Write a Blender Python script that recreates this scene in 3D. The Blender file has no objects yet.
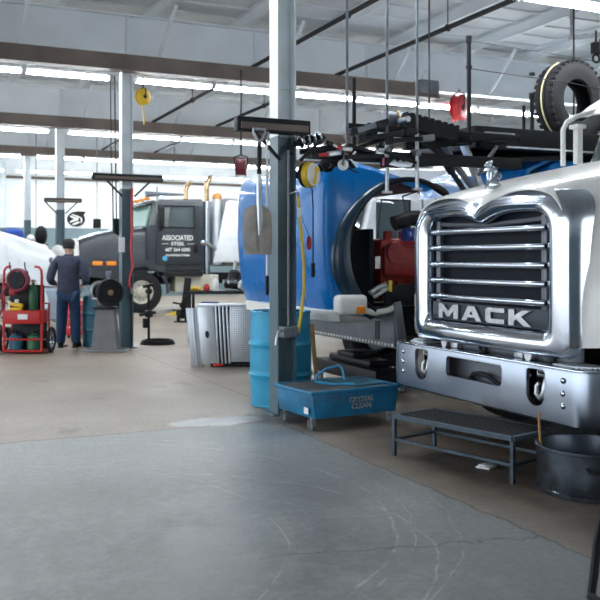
import bpy, bmesh, math, random
from mathutils import Vector, Matrix
random.seed(7)
scn = bpy.context.scene
COL = scn.collection
PI = math.pi
R = math.radians
SN, CS, FP, HZ, CH = math.sin(R(24.5)), math.cos(R(24.5)), 870.0, 259.0, 1.45

# ---------------------------------------------------------------- helpers
def at(px, py, X=None, Y=None):
    """the point seen at a pixel of the photograph, on the plane X=.. or Y=.. of the hall"""
    t = (px - 300) / FP
    xd, yd = CS * t + SN, CS - SN * t
    d = X / xd if X is not None else Y / yd
    return Vector((xd * d, yd * d, CH + (HZ - py) * d / FP))

class MB:
    def __init__(s): s.bm = bmesh.new()
    def _add(s, bm2):
        me = bpy.data.meshes.new('t'); bm2.to_mesh(me); bm2.free()
        s.bm.from_mesh(me); bpy.data.meshes.remove(me); return s
    def box(s, x0, x1, y0, y1, z0, z1, bev=0.0, M=None, seg=2):
        b = bmesh.new(); bmesh.ops.create_cube(b, size=1)
        for v in b.verts:
            v.co = Vector(((x0+x1)/2 + v.co.x*(x1-x0), (y0+y1)/2 + v.co.y*(y1-y0), (z0+z1)/2 + v.co.z*(z1-z0)))
        if bev: bmesh.ops.bevel(b, geom=b.edges[:], offset=bev, segments=seg, affect='EDGES', profile=.5)
        if M: bmesh.ops.transform(b, matrix=M, verts=b.verts)
        return s._add(b)
    def bar(s, p, q, w, h, up=(0,0,1), bev=0.0):
        """box section w x h from p to q"""
        p, q = Vector(p), Vector(q); d = (q-p); L = d.length; d.normalize()
        u = Vector(up)
        if abs(d.dot(u)) > .98: u = Vector((0,1,0))
        a = d.cross(u).normalized(); u2 = a.cross(d)
        M = Matrix((a, d, u2)).transposed().to_4x4(); M.translation = p
        return s.box(-w/2, w/2, 0, L, -h/2, h/2, bev, M)
    def cyl(s, p, q, r, r2=None, n=16, cap=True):
        return s.loft([s._ring(p, Vector(q)-Vector(p), r, n), s._ring(q, Vector(q)-Vector(p), r if r2 is None else r2, n)], True, cap)
    @staticmethod
    def _ring(c, d, r, n, a0=None):
        c, d = Vector(c), Vector(d).normalized()
        u = Vector((0,0,1)) if abs(d.z) < .9 else Vector((1,0,0))
        a = d.cross(u).normalized() if a0 is None else a0
        b = d.cross(a)
        return [c + a*r*math.cos(2*PI*i/n) + b*r*math.sin(2*PI*i/n) for i in range(n)]
    def tube(s, pts, r, n=8, cap=True):
        pts = [Vector(p) for p in pts]; rings = []; a = None
        for i, p in enumerate(pts):
            d = (pts[min(i+1, len(pts)-1)] - pts[max(i-1, 0)])
            if d.length < 1e-9: continue
            d.normalize()
            if a is None:
                u = Vector((0,0,1)) if abs(d.z) < .9 else Vector((1,0,0)); a = d.cross(u).normalized()
            else:
                a = (a - d*a.dot(d)); a.normalize()
            rr = r[i] if isinstance(r, (list, tuple)) else r
            rings.append(s._ring(p, d, rr, n, a))
        return s.loft(rings, True, cap)
    def loft(s, rings, closed=True, cap=False):
        b = bmesh.new(); vs = [[b.verts.new(p) for p in r] for r in rings]
        n = len(rings[0])
        for i in range(len(rings)-1):
            for j in range(n if closed else n-1):
                k = (j+1) % n
                try: b.faces.new((vs[i][j], vs[i][k], vs[i+1][k], vs[i+1][j]))
                except ValueError: pass
        if cap:
            b.faces.new(list(reversed(vs[0]))); b.faces.new(vs[-1])
        bmesh.ops.recalc_face_normals(b, faces=b.faces[:])
        return s._add(b)
    def lathe(s, prof, origin=(0,0,0), axis=(0,0,1), n=32, cap=False):
        o, d = Vector(origin), Vector(axis).normalized()
        return s.loft([s._ring(o + d*h, d, max(r, 1e-4), n) for r, h in prof], True, cap)
    def prism(s, poly, plane, a, b_, bev=0.0):
        f = {'xz': lambda p, c: (p[0], c, p[1]), 'yz': lambda p, c: (c, p[0], p[1]), 'xy': lambda p, c: (p[0], p[1], c)}[plane]
        b = bmesh.new()
        v0 = [b.verts.new(f(p, a)) for p in poly]; v1 = [b.verts.new(f(p, b_)) for p in poly]
        n = len(poly); b.faces.new(v0); b.faces.new(v1)
        for i in range(n): b.faces.new((v0[i], v0[(i+1) % n], v1[(i+1) % n], v1[i]))
        bmesh.ops.recalc_face_normals(b, faces=b.faces[:])
        if bev: bmesh.ops.bevel(b, geom=b.edges[:], offset=bev, segments=2, affect='EDGES', profile=.5)
        return s._add(b)
    def ball(s, c, rx, ry=None, rz=None, M=None, u=16, v=10):
        ry = rx if ry is None else ry; rz = rx if rz is None else rz
        b = bmesh.new(); bmesh.ops.create_uvsphere(b, u_segments=u, v_segments=v, radius=1)
        for w in b.verts: w.co = Vector((w.co.x*rx, w.co.y*ry, w.co.z*rz))
        if M: bmesh.ops.transform(b, matrix=M, verts=b.verts)
        bmesh.ops.translate(b, vec=Vector(c), verts=b.verts)
        return s._add(b)
    def torus(s, c, axis, Rr, r, n=32, m=10, a0=0, a1=2*PI):
        c, d = Vector(c), Vector(axis).normalized()
        u = Vector((0,0,1)) if abs(d.z) < .9 else Vector((1,0,0))
        a = d.cross(u).normalized(); b = d.cross(a)
        full = abs(a1-a0-2*PI) < 1e-6
        rings = []
        for i in range(n + 1):
            t = a0 + (a1-a0)*i/n; e = a*math.cos(t) + b*math.sin(t)
            rings.append([c + e*(Rr + r*math.cos(2*PI*j/m)) + d*r*math.sin(2*PI*j/m) for j in range(m)])
        return s.loft(rings, True, not full)
    def mesh(s, me, M=None):
        if M: me.transform(M)
        s.bm.from_mesh(me); bpy.data.meshes.remove(me); return s

def rootM(o):
    return Matrix.LocRotScale(o.location, o.rotation_euler, None)
def part(name, mb, m, parent=None, root=None, smooth=35, label=None):
    """link the shapes as ONE mesh object; with root the shapes are in hall coordinates and get moved into the root's frame"""
    me = bpy.data.meshes.new(name)
    bmesh.ops.remove_doubles(mb.bm, verts=mb.bm.verts[:], dist=1e-5)
    mb.bm.to_mesh(me); mb.bm.free()
    if root is not None: me.transform(rootM(root).inverted())
    me.polygons.foreach_set('use_smooth', [True]*len(me.polygons))
    me.set_sharp_from_angle(angle=R(smooth))
    me.materials.append(m)
    o = bpy.data.objects.new(name, me); COL.objects.link(o)
    if parent is not None: o.parent = parent
    if label: o['label'] = label
    return o
def tag(o, label, cat, group=None, kind=None):
    if label: o['label'] = label
    if cat: o['category'] = cat
    if group: o['group'] = group
    if kind: o['kind'] = kind
    return o
def thing(name, label, cat, loc=(0,0,0), rz=0.0, group=None):
    o = bpy.data.objects.new(name, None); COL.objects.link(o)
    o.location = loc; o.rotation_euler = (0, 0, rz); o.empty_display_size = .1
    return tag(o, label, cat, group)
def single(name, mb, m, label, cat, group=None, base=None, smooth=35):
    """a thing of one mesh, its origin moved to base"""
    o = part(name, mb, m, smooth=smooth)
    if base is not None:
        o.data.transform(Matrix.Translation(-Vector(base))); o.location = base
    return tag(o, label, cat, group)
def struct(name, mb, m, label=None, smooth=35):
    o = part(name, mb, m, smooth=smooth); o['kind'] = 'structure'
    if label: o['label'] = label
    return o
def dup(root, loc, label=None, rz=None, group=None):
    r = root.copy(); COL.objects.link(r); r.location = loc
    if rz is not None: r.rotation_euler = (0, 0, rz)
    if label: r['label'] = label
    if group: r['group'] = group
    for ch in [o for o in root.children]:
        c = ch.copy(); COL.objects.link(c); c.parent = r
        for g in [o for o in ch.children]:
            d = g.copy(); COL.objects.link(d); d.parent = c
    return r
def text_mesh(body, size, ext=.002, off=0.0, bevel=0.0, align='CENTER', sx=1.0):
    cu = bpy.data.curves.new('t', 'FONT'); cu.body = body; cu.size = size; cu.extrude = ext; cu.offset = off
    cu.bevel_depth = bevel; cu.align_x = align; cu.align_y = 'CENTER'; cu.resolution_u = 4
    ob = bpy.data.objects.new('t', cu); COL.objects.link(ob)
    dg = bpy.context.evaluated_depsgraph_get(); dg.update()
    me = bpy.data.meshes.new_from_object(ob.evaluated_get(dg))
    bpy.data.objects.remove(ob); bpy.data.curves.remove(cu)
    me.transform(Matrix.Diagonal((sx, 1, 1, 1)))
    return me
def cut(mb, cutters):
    """boolean-cut shapes from a mesh builder"""
    def ob(b):
        me = bpy.data.meshes.new('t'); b.bm.to_mesh(me); b.bm.free()
        o = bpy.data.objects.new('t', me); COL.objects.link(o); return o
    base = ob(mb); cs = [ob(c) for c in cutters]
    for c in cs:
        m = base.modifiers.new('b', 'BOOLEAN'); m.operation = 'DIFFERENCE'; m.object = c; m.solver = 'EXACT'
    dg = bpy.context.evaluated_depsgraph_get(); dg.update()
    me = bpy.data.meshes.new_from_object(base.evaluated_get(dg))
    for o in [base] + cs: bpy.data.objects.remove(o)
    return MB().mesh(me)
def skin_mesh(chains, sub=2):
    """chains: {name:(pos, radius, parent)} -> a grown continuous surface"""
    names = list(chains); idx = {n: i for i, n in enumerate(names)}
    vs = [chains[n][0] for n in names]; es = [(idx[n], idx[chains[n][2]]) for n in names if chains[n][2]]
    me = bpy.data.meshes.new('t'); me.from_pydata(vs, es, [])
    o = bpy.data.objects.new('t', me); COL.objects.link(o)
    o.modifiers.new('s', 'SKIN'); 
    if not me.skin_vertices: 
        raise RuntimeError('no skin layer')
    for i, n in enumerate(names):
        r = chains[n][1]; sv = me.skin_vertices[0].data[i]
        sv.radius = r if isinstance(r, tuple) else (r, r); sv.use_root = (i == 0)
    ss = o.modifiers.new('u', 'SUBSURF'); ss.levels = sub; ss.render_levels = sub
    dg = bpy.context.evaluated_depsgraph_get(); dg.update()
    m2 = bpy.data.meshes.new_from_object(o.evaluated_get(dg)); bpy.data.objects.remove(o); bpy.data.meshes.remove(me)
    return m2

# ---------------------------------------------------------------- materials
def nmat(name):
    m = bpy.data.materials.new(name); m.use_nodes = True
    return m, m.node_tree.nodes, m.node_tree.links, m.node_tree.nodes['Principled BSDF']
def mat(name, c, rough=.5, metal=0.0, var=.12, scale=6.0, bump=0.0, c2=None, rvar=.1, coat=0.0, spec=.5, detail=6.0):
    """base colour broken up by noise, roughness too"""
    m, N, L, P = nmat(name)
    tc = N.new('ShaderNodeTexCoord'); nz = N.new('ShaderNodeTexNoise')
    nz.inputs['Scale'].default_value = scale; nz.inputs['Detail'].default_value = detail
    L.new(tc.outputs['Object'], nz.inputs['Vector'])
    rp = N.new('ShaderNodeValToRGB'); rp.color_ramp.elements[0].position = .3; rp.color_ramp.elements[1].position = .7
    lo = c2 if c2 else tuple(x*(1-var) for x in c); hi = tuple(min(1, x*(1+var*.6)) for x in c) if not c2 else c
    rp.color_ramp.elements[0].color = (*lo, 1); rp.color_ramp.elements[1].color = (*hi, 1)
    L.new(nz.outputs['Fac'], rp.inputs['Fac']); L.new(rp.outputs['Color'], P.inputs['Base Color'])
    mr = N.new('ShaderNodeMapRange'); mr.inputs['To Min'].default_value = max(.02, rough-rvar); mr.inputs['To Max'].default_value = min(1, rough+rvar)
    L.new(nz.outputs['Fac'], mr.inputs['Value']); L.new(mr.outputs['Result'], P.inputs['Roughness'])
    P.inputs['Metallic'].default_value = metal; P.inputs['Coat Weight'].default_value = coat; P.inputs['Coat Roughness'].default_value = .08
    P.inputs['Specular IOR Level'].default_value = spec
    if bump:
        bp = N.new('ShaderNodeBump'); bp.inputs['Strength'].default_value = bump; bp.inputs['Distance'].default_value = .01
        L.new(nz.outputs['Fac'], bp.inputs['Height']); L.new(bp.outputs['Normal'], P.inputs['Normal'])
    return m
def emit(name, c, s):
    m, N, L, P = nmat(name)
    P.inputs['Base Color'].default_value = (.9,.9,.9,1)
    P.inputs['Emission Color'].default_value = (*c, 1); P.inputs['Emission Strength'].default_value = s
    return m
def banded(name, low, high, zsplit, rough=.5, var=.1, scale=3.0):
    """paint that changes at a height (hall coordinates)"""
    m = mat(name, high, rough, var=var, scale=scale)
    N, L = m.node_tree.nodes, m.node_tree.links; P = N['Principled BSDF']
    g = N.new('ShaderNodeNewGeometry'); sp = N.new('ShaderNodeSeparateXYZ'); L.new(g.outputs['Position'], sp.inputs[0])
    gt = N.new('ShaderNodeMath'); gt.operation = 'GREATER_THAN'; gt.inputs[1].default_value = zsplit; L.new(sp.outputs['Z'], gt.inputs[0])
    nz = next(n for n in N if n.type == 'TEX_NOISE')
    r2 = N.new('ShaderNodeValToRGB'); r2.color_ramp.elements[0].position = .3; r2.color_ramp.elements[1].position = .7
    r2.color_ramp.elements[0].color = (*[x*(1-var*2) for x in low], 1); r2.color_ramp.elements[1].color = (*low, 1)
    L.new(nz.outputs['Fac'], r2.inputs['Fac'])
    mx = N.new('ShaderNodeMix'); mx.data_type = 'RGBA'
    old = P.inputs['Base Color'].links[0].from_socket
    L.new(gt.outputs[0], mx.inputs['Factor']); L.new(r2.outputs['Color'], mx.inputs[6]); L.new(old, mx.inputs[7]); L.new(mx.outputs[2], P.inputs['Base Color'])
    return m
def glass(name, c=(.75,.9,.88), rough=.02, trans=.85):
    m, N, L, P = nmat(name)
    P.inputs['Base Color'].default_value = (*c, 1); P.inputs['Roughness'].default_value = rough
    P.inputs['Transmission Weight'].default_value = trans; P.inputs['IOR'].default_value = 1.1
    P.inputs['Coat Weight'].default_value = .6
    return m
def perforated(name, c, hole, scale, axis='XZ', metal=.6, rough=.4, thr=.32):
    """sheet with a grid of dark punched holes"""
    m, N, L, P = nmat(name)
    tc = N.new('ShaderNodeTexCoord'); vo = N.new('ShaderNodeTexVoronoi'); vo.inputs['Randomness'].default_value = 0
    vo.inputs['Scale'].default_value = scale; L.new(tc.outputs['Object'], vo.inputs['Vector'])
    lt = N.new('ShaderNodeMath'); lt.operation = 'LESS_THAN'; lt.inputs[1].default_value = thr; L.new(vo.outputs['Distance'], lt.inputs[0])
    mx = N.new('ShaderNodeMix'); mx.data_type = 'RGBA'; mx.inputs[6].default_value = (*c, 1); mx.inputs[7].default_value = (*hole, 1)
    L.new(lt.outputs[0], mx.inputs['Factor']); L.new(mx.outputs[2], P.inputs['Base Color'])
    P.inputs['Metallic'].default_value = metal; P.inputs['Roughness'].default_value = rough
    return m

def floor_mat():
    m, N, L, P = nmat('workshop_concrete')
    g = N.new('ShaderNodeNewGeometry'); sp = N.new('ShaderNodeSeparateXYZ'); L.new(g.outputs['Position'], sp.inputs[0])
    def noise(scale, det=6, rough=.55, vec=None):
        n = N.new('ShaderNodeTexNoise'); n.inputs['Scale'].default_value = scale; n.inputs['Detail'].default_value = det; n.inputs['Roughness'].default_value = rough
        L.new(vec or g.outputs['Position'], n.inputs['Vector']); return n.outputs['Fac']
    def M(op, a, b=None, c=None):
        n = N.new('ShaderNodeMath'); n.operation = op
        for i, x in enumerate((a, b, c)):
            if x is None: continue
            if isinstance(x, (int, float)): n.inputs[i].default_value = x
            else: L.new(x, n.inputs[i])
        return n.outputs[0]
    def ramp(f, stops):
        r = N.new('ShaderNodeValToRGB'); e = r.color_ramp.elements
        e[0].position, e[0].color = stops[0][0], (*stops[0][1], 1); e[1].position, e[1].color = stops[-1][0], (*stops[-1][1], 1)
        for p, c in stops[1:-1]:
            k = e.new(p); k.color = (*c, 1)
        L.new(f, r.inputs['Fac']); return r.outputs['Color']
    def mix(f, a, b, mode='MIX'):
        n = N.new('ShaderNodeMix'); n.data_type = 'RGBA'; n.blend_type = mode
        if isinstance(f, (int, float)): n.inputs['Factor'].default_value = f
        else: L.new(f, n.inputs['Factor'])
        for i, x in ((6, a), (7, b)):
            if isinstance(x, tuple): n.inputs[i].default_value = (*x, 1)
            else: L.new(x, n.inputs[i])
        return n.outputs[2]
    def smooth(v, lo, hi):
        n = N.new('ShaderNodeMapRange'); n.interpolation_type = 'SMOOTHSTEP'
        n.inputs['From Min'].default_value = lo; n.inputs['From Max'].default_value = hi; L.new(v, n.inputs['Value']); return n.outputs['Result']
    X, Y = sp.outputs['X'], sp.outputs['Y']
    n1, n2, n3 = noise(.7), noise(4, 8, .65), noise(28, 6, .7)
    edge = M('MULTIPLY', M('SUBTRACT', n2, .5), .14)
    sx = smooth(M('ADD', X, edge), 2.97, 3.09); sy = smooth(M('ADD', Y, edge), 7.12, 7.24)
    slab = M('SUBTRACT', 1, M('MAXIMUM', sx, sy))
    tan_ = ramp(M('ADD', M('MULTIPLY', n1, .6), M('MULTIPLY', n2, .4)), [(.3, (.205,.165,.125)), (.5, (.30,.25,.20)), (.68, (.385,.33,.275))])
    # oily brown zone by the trucks
    oil = M('MULTIPLY', smooth(X, 2.9, 3.5), smooth(M('MULTIPLY', Y, -1), -9.0, -6.0))
    tan_ = mix(M('MULTIPLY', oil, .92), tan_, ramp(n2, [(.35, (.045,.034,.026)), (.7, (.165,.125,.092))]))
    spots = smooth(noise(1.9, 3), .60, .72); tan_ = mix(M('MULTIPLY', spots, .45), tan_, (.09,.08,.07))
    gray = ramp(M('ADD', M('ADD', M('MULTIPLY', n1, .38), M('MULTIPLY', n2, .36)), M('MULTIPLY', noise(11, 6, .7), .26)), [(.36, (.062,.065,.068)), (.5, (.125,.130,.134)), (.64, (.235,.24,.242))])
    # trowelled border of the slab paler
    border = M('MAXIMUM', smooth(X, 2.0, 3.0), smooth(Y, 5.3, 7.1))
    gray = mix(M('MULTIPLY', border, .55), gray, (.33,.34,.335))
    col = mix(slab, tan_, gray)
    # pale gap strip between slab and the older floor
    # joints
    def line(v, c, w): return M('LESS_THAN', M('ABSOLUTE', M('SUBTRACT', v, c)), w)
    j = M('MAXIMUM', M('MULTIPLY', line(X, 3.30, .009), M('GREATER_THAN', Y, 7.2)), M('MULTIPLY', line(Y, 14.0, .012), M('GREATER_THAN', X, 0)))
    j = M('MAXIMUM', j, M('MULTIPLY', line(M('ADD', Y, edge), 7.2, .012), M('LESS_THAN', X, 3.0)))
    j = M('MAXIMUM', j, M('MULTIPLY', line(M('ADD', X, edge), 3.03, .010), M('LESS_THAN', Y, 7.2)))
    col = mix(M('MULTIPLY', j, .6), col, (.05,.045,.04))
    # tyre-scrape arcs
    for cx, cy, rad, w, k in ((.6, 5.0, 2.05, .008, .5), (.75, 4.9, 2.2, .006, .4), (1.0, 4.3, 1.55, .007, .35), (.2, 4.7, 1.72, .006, .3), (.66, 5.05, 2.12, .004, .4)):
        dx = M('SUBTRACT', X, cx); dy = M('SUBTRACT', Y, cy)
        rr = M('SQRT', M('ADD', M('MULTIPLY', dx, dx), M('MULTIPLY', dy, dy)))
        rr = M('ADD', rr, M('MULTIPLY', M('SUBTRACT', n1, .5), .25))
        a = M('MULTIPLY', line(rr, rad, w), smooth(n2, .42, .6)); a = M('MULTIPLY', a, M('GREATER_THAN', dx, .6)); a = M('MULTIPLY', a, slab)
        col = mix(M('MULTIPLY', a, k), col, (.5,.51,.5))
    # the crack
    cr = M('ADD', M('SUBTRACT', Y, M('MULTIPLY', X, -.22)), M('MULTIPLY', M('SUBTRACT', n2, .5), .35))
    cr = M('MULTIPLY', line(cr, 4.28, .010), slab); cr = M('MULTIPLY', cr, M('GREATER_THAN', X, 1.55))
    col = mix(M('MULTIPLY', cr, .6), col, (.03,.03,.03))
    # worn white patch and a damp stain beside the column
    def blob(cx, cy, rx, ry, lo, hi):
        dx = M('DIVIDE', M('SUBTRACT', X, cx), rx); dy = M('DIVIDE', M('SUBTRACT', Y, cy), ry)
        q = M('SQRT', M('ADD', M('MULTIPLY', dx, dx), M('MULTIPLY', dy, dy)))
        q = M('ADD', q, M('MULTIPLY', M('SUBTRACT', n2, .5), .9)); return M('SUBTRACT', 1, smooth(q, lo, hi))
    col = mix(M('MULTIPLY', blob(2.55, 7.38, .46, .20, .75, 1.1), .9), col, (.68,.70,.70))
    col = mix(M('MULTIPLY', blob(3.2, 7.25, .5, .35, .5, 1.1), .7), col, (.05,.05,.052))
    col = mix(M('MULTIPLY', blob(2.75, 6.55, .5, .35, .4, 1.1), .25), col, (.08,.17,.24))
    # fine speckle
    col = mix(.22, col, ramp(n3, [(.35, (.08,.08,.08)), (.65, (.8,.8,.8))]), 'OVERLAY')
    L.new(col, P.inputs['Base Color'])
    ro = M('ADD', M('MULTIPLY', n2, .35), .30); ro = M('SUBTRACT', ro, M('MULTIPLY', slab, .06)); L.new(ro, P.inputs['Roughness'])
    P.inputs['Specular IOR Level'].default_value = .5
    bp = N.new('ShaderNodeBump'); bp.inputs['Strength'].default_value = .12; bp.inputs['Distance'].default_value = .01
    L.new(n3, bp.inputs['Height']); L.new(bp.outputs['Normal'], P.inputs['Normal'])
    return m

M_floor = floor_mat()
M_wall = banded('wall_paint', (.16,.225,.25), (.80,.84,.86), 2.62, .6, .05)
M_colm = banded('column_paint', (.095,.165,.20), (.74,.80,.84), 2.59, .38, .12)
M_white = mat('white_paint', (.74,.79,.83), .5, var=.08, scale=1.5)
M_ceil = mat('ceiling_sheet', (.70,.73,.75), .6, var=.14, scale=.8)
M_rail = mat('brown_rail_steel', (.15,.118,.100), .6, var=.3, scale=2)
M_black = mat('black_steel', (.008,.009,.012), .5, var=.3, spec=.25)
M_blackp = mat('black_plastic', (.007,.008,.010), .55, var=.2, spec=.25)
M_rubber = mat('tyre_rubber', (.014,.014,.016), .75, var=.3, scale=12, bump=.2, spec=.3)
M_dark = mat('dark_greasy_metal', (.018,.020,.024), .5, .3, var=.4, scale=9, spec=.3)
M_steel = mat('galvanised_steel', (.50,.52,.55), .35, .9, var=.2, scale=14)
M_chrome = mat('polished_chrome', (.58,.63,.71), .15, 1.0, var=.03, scale=2, rvar=.04)
M_brush = mat('brushed_stainless', (.38,.43,.51), .30, 1.0, var=.06, scale=3, rvar=.06)
M_mackw = mat('pearl_white_paint', (.87,.86,.83), .28, var=.02, rvar=.02, coat=.6)
M_blue = mat('truck_blue_paint', (.002,.16,.50), .28, var=.06, scale=2, coat=.4, spec=.35)
M_fshade = mat('shade_dark_fender_blue', (.004,.028,.06), .32, var=.15, coat=.3)  # dark blue carries the shade of the fender side in its colour
M_drum = mat('drum_blue_plastic', (.02,.33,.56), .45, var=.2, scale=5)
M_pan = mat('washer_blue_paint', (.012,.22,.44), .4, scale=6, c2=(.006,.10,.20))
M_pand = mat('washer_grimy_top', (.10,.10,.10), .55, var=.45, scale=7, bump=.2)
M_red = mat('red_paint', (.50,.018,.02), .4, var=.2)
M_redd = mat('engine_red', (.33,.02,.02), .45, var=.4, scale=10)
M_maroon = mat('maroon_hose', (.19,.02,.04), .5, var=.3)
M_yel = mat('yellow_plastic', (.80,.52,.02), .4, var=.1)
M_yhose = mat('yellow_hose', (.75,.55,.06), .45, var=.1)
M_whitep = mat('white_plastic', (.80,.80,.77), .45, var=.06)
M_slate = mat('slate_truck_paint', (.028,.036,.046), .4, var=.15, coat=.15)
M_grey = mat('grey_paint', (.17,.18,.19), .5, var=.2)
M_mid = mat('mid_grey_metal', (.17,.19,.22), .45, .5, var=.2)
M_rad = mat('radiator_core', (.008,.013,.022), .6, var=.2, scale=40, spec=.2)
M_glass = glass('window_glass')
M_glassd = glass('dark_window_glass', (.12,.16,.17), .05, .5)
M_amber = mat('amber_lens', (.85,.27,.02), .25, var=.1)
M_cream = mat('cream_box', (.50,.50,.42), .5, var=.15)
M_teal = mat('teal_paint', (.02,.13,.2), .45, var=.2)
M_green = mat('green_cylinder_paint', (.02,.13,.06), .4, var=.2)
M_rim = mat('cream_wheel_rim', (.55,.53,.46), .45, .2, var=.2)
M_gold = mat('heat_stained_steel', (.42,.30,.17), .3, .9, var=.4, scale=5)
M_tubeL = emit('fluorescent_tube', (.92,.97,1.0), 36.0)
M_shirt = mat('navy_work_shirt', (.045,.055,.095), .85, var=.3, scale=14, bump=.3)
M_jean = mat('blue_denim', (.015,.05,.13), .85, var=.3, scale=20, bump=.2)
M_skin = mat('skin', (.55,.33,.25), .5, var=.1)
M_hair = mat('dark_cap_cloth', (.02,.02,.022), .8, var=.2)
M_shovel = mat('worn_shovel_steel', (.44,.40,.36), .5, .25, var=.4, scale=6)
M_alu = mat('aluminium_sheet', (.62,.67,.72), .38, .75, var=.1, scale=5)
M_perf = perforated('perforated_aluminium', (.62,.67,.72), (.12,.13,.15), 42)
M_mesh = perforated('expanded_metal_mesh', (.055,.05,.046), (.008,.008,.008), 20, metal=0, rough=.7, thr=.5)
M_mesh.node_tree.nodes['Principled BSDF'].inputs['Specular IOR Level'].default_value = .15
M_paper = mat('white_paper', (.82,.84,.86), .7, var=.04)
M_wood = mat('worn_ochre_wood', (.34,.19,.05), .6, var=.3)
M_pink = mat('pink_tag_card', (.75,.15,.3), .5, var=.05)
M_rhose = mat('red_air_hose', (.55,.05,.06), .45, var=.15)
M_bluec = mat('light_blue_tubing', (.05,.36,.62), .4, var=.1)
M_wt = mat('truck_white_paint', (.78,.82,.86), .3, var=.04, coat=.5)
M_bcloth = mat('royal_blue_cloth', (.02,.07,.32), .8, var=.2, scale=10)
M_sack = mat('white_sack', (.72,.72,.72), .8, var=.15, scale=8, bump=.4)

# ---------------------------------------------------------------- the setting
struct('floor', MB().box(-16, 18, -8, 33.6, -.15, 0), M_floor)
struct('ground', MB().box(-90, -16.0, -90, 60, -.2, -.02).box(-16.0, 18, -90, -8.0, -.2, -.02), mat('yard_concrete', (.50,.50,.48), .9, var=.15))
struct('wall_back', MB().box(-16, 18.2, 33.6, 33.8, 0, 5.7), M_wall)
struct('wall_right', MB().box(18, 18.2, -8, 33.6, 0, 5.7), M_wall)
struct('wall_front_added', MB().box(-9, 5.0, -8.2, -8, 0, 5.7).box(5.0, 16, -8.2, -8, 4.6, 5.7).box(16, 18.2, -8.2, -8, 0, 5.7), M_wall)  # unseen wall added to hold back daylight, its opening sized to light the truck side
cb = MB().box(-9, 18.2, -8.2, 33.8, 5.62, 5.7)
for i in range(68):                                   # standing seams of the roof sheets, running across the purlins
    y = -7.8 + i*.61; cb.box(-9, 18, y-.02, y+.02, 5.595, 5.62)
struct('ceiling', cb, M_ceil)
struct('trim_1', MB().box(-16, 18, 33.5, 33.6, 4.42, 4.52), M_rail, 'thin brown rail along the top of the back wall')
pl = []
for i in range(18):
    x = -8.4 + i*1.52
    b = MB().box(x-.012, x+.012, -8, 33.5, 5.42, 5.60).box(x-.012, x+.07, -8, 33.5, 5.41, 5.425).box(x-.07, x+.012, -8, 33.5, 5.585, 5.60)
    struct('purlin_beam', b, M_white, 'white roof purlin')
COLX = 3.30
GY = (7.45, 14.07, 20.65, 26.5)
for i, y in enumerate(GY):
    b = MB().box(-9, 18, y-.012, y+.012, 4.66, 5.40).box(-9, 18, y-.11, y+.11, 4.645, 4.665).box(-9, 18, y-.11, y+.11, 5.39, 5.41)
    for k in range(12):
        x = -7.8 + k*2.22
        b.box(x-.008, x+.008, y-.1, y+.1, 4.665, 5.39)
        for s in (-1, 1): b.bar((x+.5, y+s*.06, 4.68), (x+.62, y+s*.75, 5.45), .05, .05)
    struct('girder_beam', b, M_white, 'white steel roof girder')
    if i > 0:
        b = MB().box(-9, 9.15 if i == 1 else 16, y-.29, y-.13, 4.47, 4.72).box(-9, 9.15 if i == 1 else 16, y-.34, y-.13, 4.455, 4.475)
        struct('rail_beam', b, M_rail, 'brown steel rail under the roof girder')
for i, y in enumerate(GY + (33.36,)):
    b = MB(); fx, fy = .085, .10
    COLX = 3.24 if i == 0 else 3.30
    y = 7.50 if i == 0 else y
    for s in (-1, 1): b.box(COLX+s*fx-.008, COLX+s*fx+.008, y-fy, y+fy, 0, 4.645 if i < 4 else 5.6)
    b.box(COLX-fx, COLX+fx, y-.006, y+.006, 0, 4.645 if i < 4 else 5.6)
    for z in (1.0, 2.2, 3.05, 3.9): b.box(COLX-fx, COLX+fx, y-.035, y+.035, z-.006, z+.006)
    b.box(COLX-.15, COLX+.15, y-.13, y+.13, 0, .02)
    struct('column', b, M_colm, 'H-section steel column, white above and slate blue below')

# ---------------------------------------------------------------- strip lights
def fixture():
    t = thing('strip_light', 'x', 'light', (0,0,0))
    part('housing', MB().box(-.66, .66, -.075, .075, .03, .085, .008), M_white, t)
    for s in (-1, 1): part('end_cap', MB().box(s*.655-.012, s*.655+.012, -.075, .075, -.02, .04, .004), M_white, t)
    for s in (-1, 1):
        part('lamp_tube', MB().cyl((-.645, s*.042, 0), (.645, s*.042, 0), .028, n=10), M_tubeL, t)
        part('hanger', MB().tube([(s*.5, 0, .08), (s*.5, 0, .26)], .006, 6), M_steel, t)
    return t
fx0 = fixture(); first = True
ORD = ('first', 'second', 'third', 'fourth', 'fifth', 'sixth', 'seventh', 'eighth', 'ninth')
ROWS = ((7.72, 4.35, 'frontmost', 1, 5), (14.33, 4.42, 'second', 4, 7), (20.88, 4.42, 'third', 3, 8), (26.25, 4.42, 'fourth', 3, 9), (31.0, 4.45, 'rearmost', 2, 9))
for y, z, nm, nl, nr in ROWS:
    for sgn, n, side in ((-1, nl, 'hose cart'), (1, nr, 'chrome grille')):
        for k in range(n):
            x = COLX + sgn*(.88 + 1.38*k)
            lab = 'strip light in the %s row, %s from the column line toward the %s side' % (nm, ORD[k], side)
            g = 'strip lights of the %s row' % nm
            if first: fx0.location = (x, y, z); tag(fx0, lab, None, g); first = False
            else: dup(fx0, (x, y, z), lab, group=g)

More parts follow.
